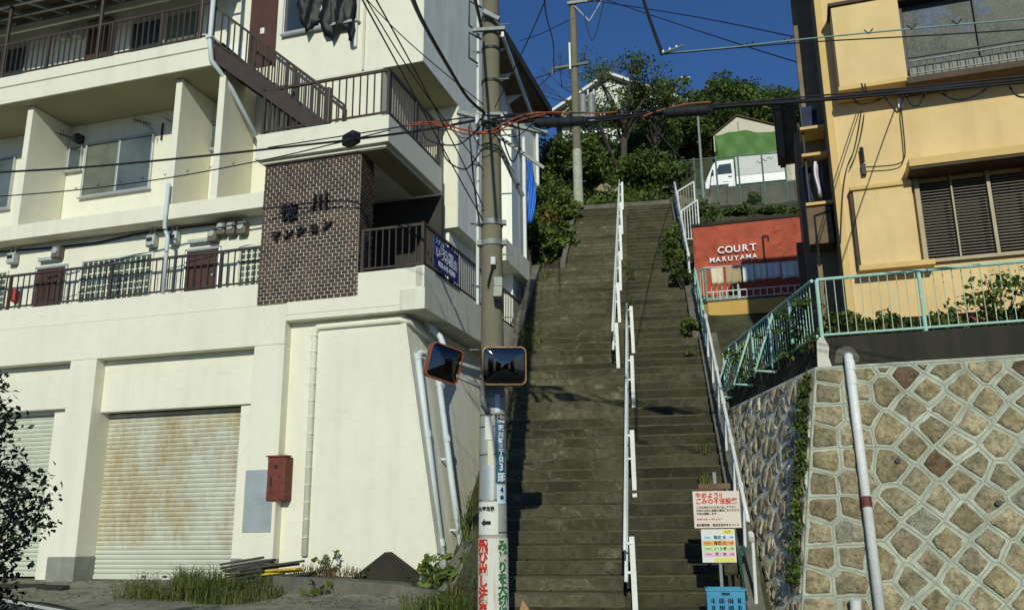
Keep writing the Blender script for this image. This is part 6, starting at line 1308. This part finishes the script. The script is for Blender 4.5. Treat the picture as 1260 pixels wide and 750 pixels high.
# bank between the block and the stairs
def on_bank(r, s, h=0): p = stair_pt(r, s); return (p.x, p.y, ground_z(p.x, p.y)+h)
BK = 'plants on the bank left of the stairs'
for k, (r, s, cr, h, m_, lb_) in enumerate(((-3.6,20.5,.7,1.5,'leaf_dark','dark ivy bush below the blue tarpaulin'),(-2.75,23.6,.75,1.5,'leaf','green bush on the bank below the far pole'),(-3.6,23.2,.8,2.4,'leaf_dark','tall dark bush behind the blue tarpaulin'),(-2.6,26.0,.6,1.4,'leaf_light','yellowish bush at the upper left end of the stairs'),(-3.5,25.8,.9,2.2,'leaf','green bush at the foot of the hill house'),(-3.2,18.6,.45,.8,'leaf_dark','low dark bush beside the left kerb of the stairs'))):
    shrub('bank_shrub', lb_, on_bank(r, s), 34, 90, .13, M[m_], cr, h, BK, 20+k)
shrub('dry_shrub', 'brown dried shrub on the bank left of the far pole', on_bank(-2.9,24.9), 26, 70, .11, M['drygrass'], .5, 1.7, BK, 31)
b = MB(); p0 = Vector(on_bank(-3.0,21.8)); b.tube([p0+Vector((.1,-.2,-.2)), p0+Vector((.0,0,1.1)), p0+Vector((-.25,.3,2.6))], .07, 7, r1=.04); t = b.build('dead_trunk', M['bark'], smooth=True); tag(t, 'grey leaning dead trunk on the bank left of the stairs', 'tree trunk')
rk = thing('rubble_bank', 'old rubble bank wall with boulders left of the middle stairs', 'wall', on_bank(-3.15,20.0), 0, None)
for k in range(26):
    q = random.Random(100+k); s = 17.6+(k//2)*.36; p = Vector(on_bank(-3.0-.22*(k % 2)-.1*q.random(), s, .12+.35*(k % 2))) - Vector(rk.location); b = MB(); n = 8; vs = [(0,0,.18)]; r_ = q.uniform(.14,.24)
    for (f, z) in ((.7,.15),(1,.0),(.9,-.2)):
        for i in range(n): a = 6.283*i/n; vs.append((math.cos(a)*r_*f*q.uniform(.85,1.15), math.sin(a)*r_*f*q.uniform(.85,1.15), z))
    b.v = vs; b.f = [(0,1+i,1+(i+1) % n) for i in range(n)] + [(1+j*n+i, 1+(j+1)*n+i, 1+(j+1)*n+(i+1) % n, 1+j*n+(i+1) % n) for j in range(2) for i in range(n)]
    b.build('boulder', M['rubble1' if k % 3 else 'stone6'], rk, loc=p)
grass('stair_grass', 'tufts of green grass along the left kerb of the stairs', [(*on_bank(-2.62+rnd.uniform(-.15,.12), s_, .12), .22) for s_ in (14.6,15.0,16.8,17.2,17.6,18.0,20.6,21.0,21.5)], 60, .50, .014, M['grass'], seed=5, bend=1.0)
grass('stair_weeds', 'weeds sprouting from the treads along the middle handrail', [(*(stair_pt(r_, s_, .0)), .10) for r_, s_ in ((-.45,18.3),(-.4,18.6),(-.42,17.9),(-.35,20.4),(-.4,20.8),(-.5,21.2),(.75,11.3),(.8,12.2),(.78,15.9),(.7,9.2))], 34, .26, .014, M['grass'], seed=6, bend=1.1)
grass('foot_weeds', 'weeds between the big pole and the left end of the steps', [(*on_bank(r_, s_, .02), .2) for r_, s_ in [(-2.35-.9*rnd.random(), 8.7+4.5*rnd.random()) for _ in range(34)]], 40, .34, .014, M['grass'], seed=8, bend=.9)
# upper right edge of the stairs
UR = 'plants along the upper right edge of the stairs'
for k, (r, s, cr, h, lb_) in enumerate(((.82,19.6,.28,.5,'low weed beside the upper right handrail, lowest of the row'),(.80,20.7,.32,.6,'bushy weed at the right edge of the upper stairs, below the gate panels'),(.78,21.8,.34,.7,'largest weed at the right edge of the upper stairs'),(.80,22.9,.30,.6,'weed at the right edge near the white railing panel'),(1.6,24.5,.5,.9,'bush behind the white railing panel'),(.85,16.9,.2,.4,'small weed beside the green handrail'))):
    p = stair_pt(r, s); shrub('edge_weed', lb_, (p.x, p.y, p.z-.02), 16, 46, .085, M['leaf_light' if k % 2 else 'leaf'], cr, h, UR, 50+k)
# terrace shrubs below the truck
for k, (x, y, cr, h) in enumerate(((9.4,32.4,.5,1.7),(10.9,32.2,.45,1.5),(7.4,31.6,.3,1.3))): shrub('terrace_shrub', ['tall light shrub against the concrete wall below the truck','shrub below the rear of the truck beside the yellow house','small shrub behind the fence left of the concrete wall'][k], (x, y, max(gz(x,y),11.9)), 34, 110, .13, M['leaf'], cr, h, 'shrubs below the terrace wall', 70+k)
for k in range(5): x, y = 5.9+.95*k, 25.2-.25*k; shrub('slope_shrub', ['low shrub above the left end of the red wall','low shrub above the lettering of the red wall','low shrub above the middle of the red wall','low shrub above the right half of the red wall','low shrub above the red wall next to the yellow house'][k], (x, y, gz(x,y)), 26, 80, .10, M['leaf_dark'], .38, .10, 'shrubs behind the red wall', 80+k)
# ivy on the corner of the stone wall and plants behind the green railing
q = random.Random(14); C = []
for k in range(120):
    f = q.random(); p = Tw + smap(.18+q.gauss(0,.07), dl*(.02+.75*f)) + sn_*q.uniform(.03,.10); C.append(tuple(p))
o = thing('ivy', 'narrow strip of ivy climbing the corner of the stone walls', 'plant', Tw); C = [tuple(Vector(c)-Tw) for c in C]
leaf_obj('foliage', leaf_quads(C, .06, 16, .055, g=np.random.default_rng(3)), M['leaf'], o)
b = MB(); b.tube([smap(.18, dl*.8)+sn_*.05, smap(.22, dl*.4)+sn_*.05, smap(.15,0)+sn_*.05], .012, 5); b.build('stem', M['bark'], o)
q = random.Random(15)
for k, (a0, a1, hh_, lb_) in enumerate(((.0,1.4,.75,'climber on the green side railing next to the corner'),(2.2,4.2,.75,'climber covering the far end of the green side railing'))):
    o = thing('climber', lb_, 'plant', Tw+Vector((.1,0,.3))); C = [tuple(ax*q.uniform(a0,a1)+Vector((q.uniform(-.12,.1),0,hh_*q.random()**1.5))) for _ in range(26 if k else 34)]; leaf_obj('foliage', leaf_quads(C, .10, 14, .075, g=np.random.default_rng(40+k)), M['leaf'], o)
    for c in C[::6]: b = MB(); b.tube([(c[0],c[1],-.1),c], .006, 4); b.build('stem', M['bark'], o)
for k, (u, cr, h, m_, lb_) in enumerate(((.45,.30,.45,'leaf_light','light green plant behind the corner post of the green railing'),(.95,.30,.40,'leaf','low plant behind the first bay of the green railing'),(1.55,.24,.34,'leaf_light','small plant behind the middle post of the green railing'),(2.25,.50,.80,'leaf','large leafy plant behind the right bay of the green railing'),(2.75,.45,.65,'leaf_dark','leafy plant behind the green railing at the right edge'))):
    p = RF.at(u, -.55, 3.68); shrub('railing_plant', lb_, p, 20, 34, .085, M[m_], cr, h, 'plants behind the green railing', 90+k)

# across the road behind the viewpoint: a block wall and trees, seen only in the traffic mirrors
ow = thing('block_wall', 'grey block wall across the road, behind the viewpoint', 'wall', (-14, -13, -.3), R(-6))
for k in range(12): b = MB(); b.box(2.4*k, 2.4*k+2.38, 0, .2, 0, 2.0); b.build('panel', M['concrete'], ow)
for k, (x, y, h_) in enumerate(((-9,-16,4.4),(-2.5,-17,4.0),(4,-17.5,4.6),(10,-18,4.2))):
    tree('roadside_tree', ['leftmost','second','third','rightmost'][k] + ' tree behind the block wall across the road', (x, y, -.3), h_, 2.4, 1.8, 8, 40, 90, .30, M['leaf'], 'trees across the road', (0,0), 120+k, .18, clump_r=.9)

# litter of dead leaves and grit on the apron and along the stair foot
V = []
for k in range(700):
    u, w_ = rnd.uniform(-7, 4.2), rnd.uniform(.05, 2.0)**1.0; p = LF.at(u, w_, 0); z = max(ground_z(p.x, p.y)+.045, .30 if w_ > .1 else .58)
    a = rnd.uniform(0, 6.28); s_ = rnd.uniform(.012, .04); c, n_ = math.cos(a)*s_, math.sin(a)*s_; t_ = rnd.uniform(-.01,.012)
    V.append([(p.x-c,p.y-n_,z),(p.x+n_*.6,p.y-c*.6,z+t_),(p.x+c,p.y+n_,z+.01),(p.x-n_*.6,p.y+c*.6,z+t_+.004)])
for k in range(420):
    r_, s_ = rnd.uniform(-2.2,.9), rnd.uniform(8.4,20); i_ = int((s_-8.30)/(RISE/math.sin(SLOPE))); ss = 8.30+i_*RISE/math.sin(SLOPE); p = stair_pt(r_, ss, .012) + SD*(RUN*rnd.uniform(.3,.95)); a = rnd.uniform(0,6.28); q_ = rnd.uniform(.012,.035); c, n_ = math.cos(a)*q_, math.sin(a)*q_
    V.append([(p.x-c,p.y-n_,p.z),(p.x+n_*.6,p.y-c*.6,p.z+.008),(p.x+c,p.y+n_,p.z+.012),(p.x-n_*.6,p.y+c*.6,p.z+.004)])
o = inst('leaf_litter', quads_mesh('leaf_litter', np.array(V)), M['drygrass']); tag(o, 'scattered dead leaves on the apron and the steps', 'litter', kind='stuff')
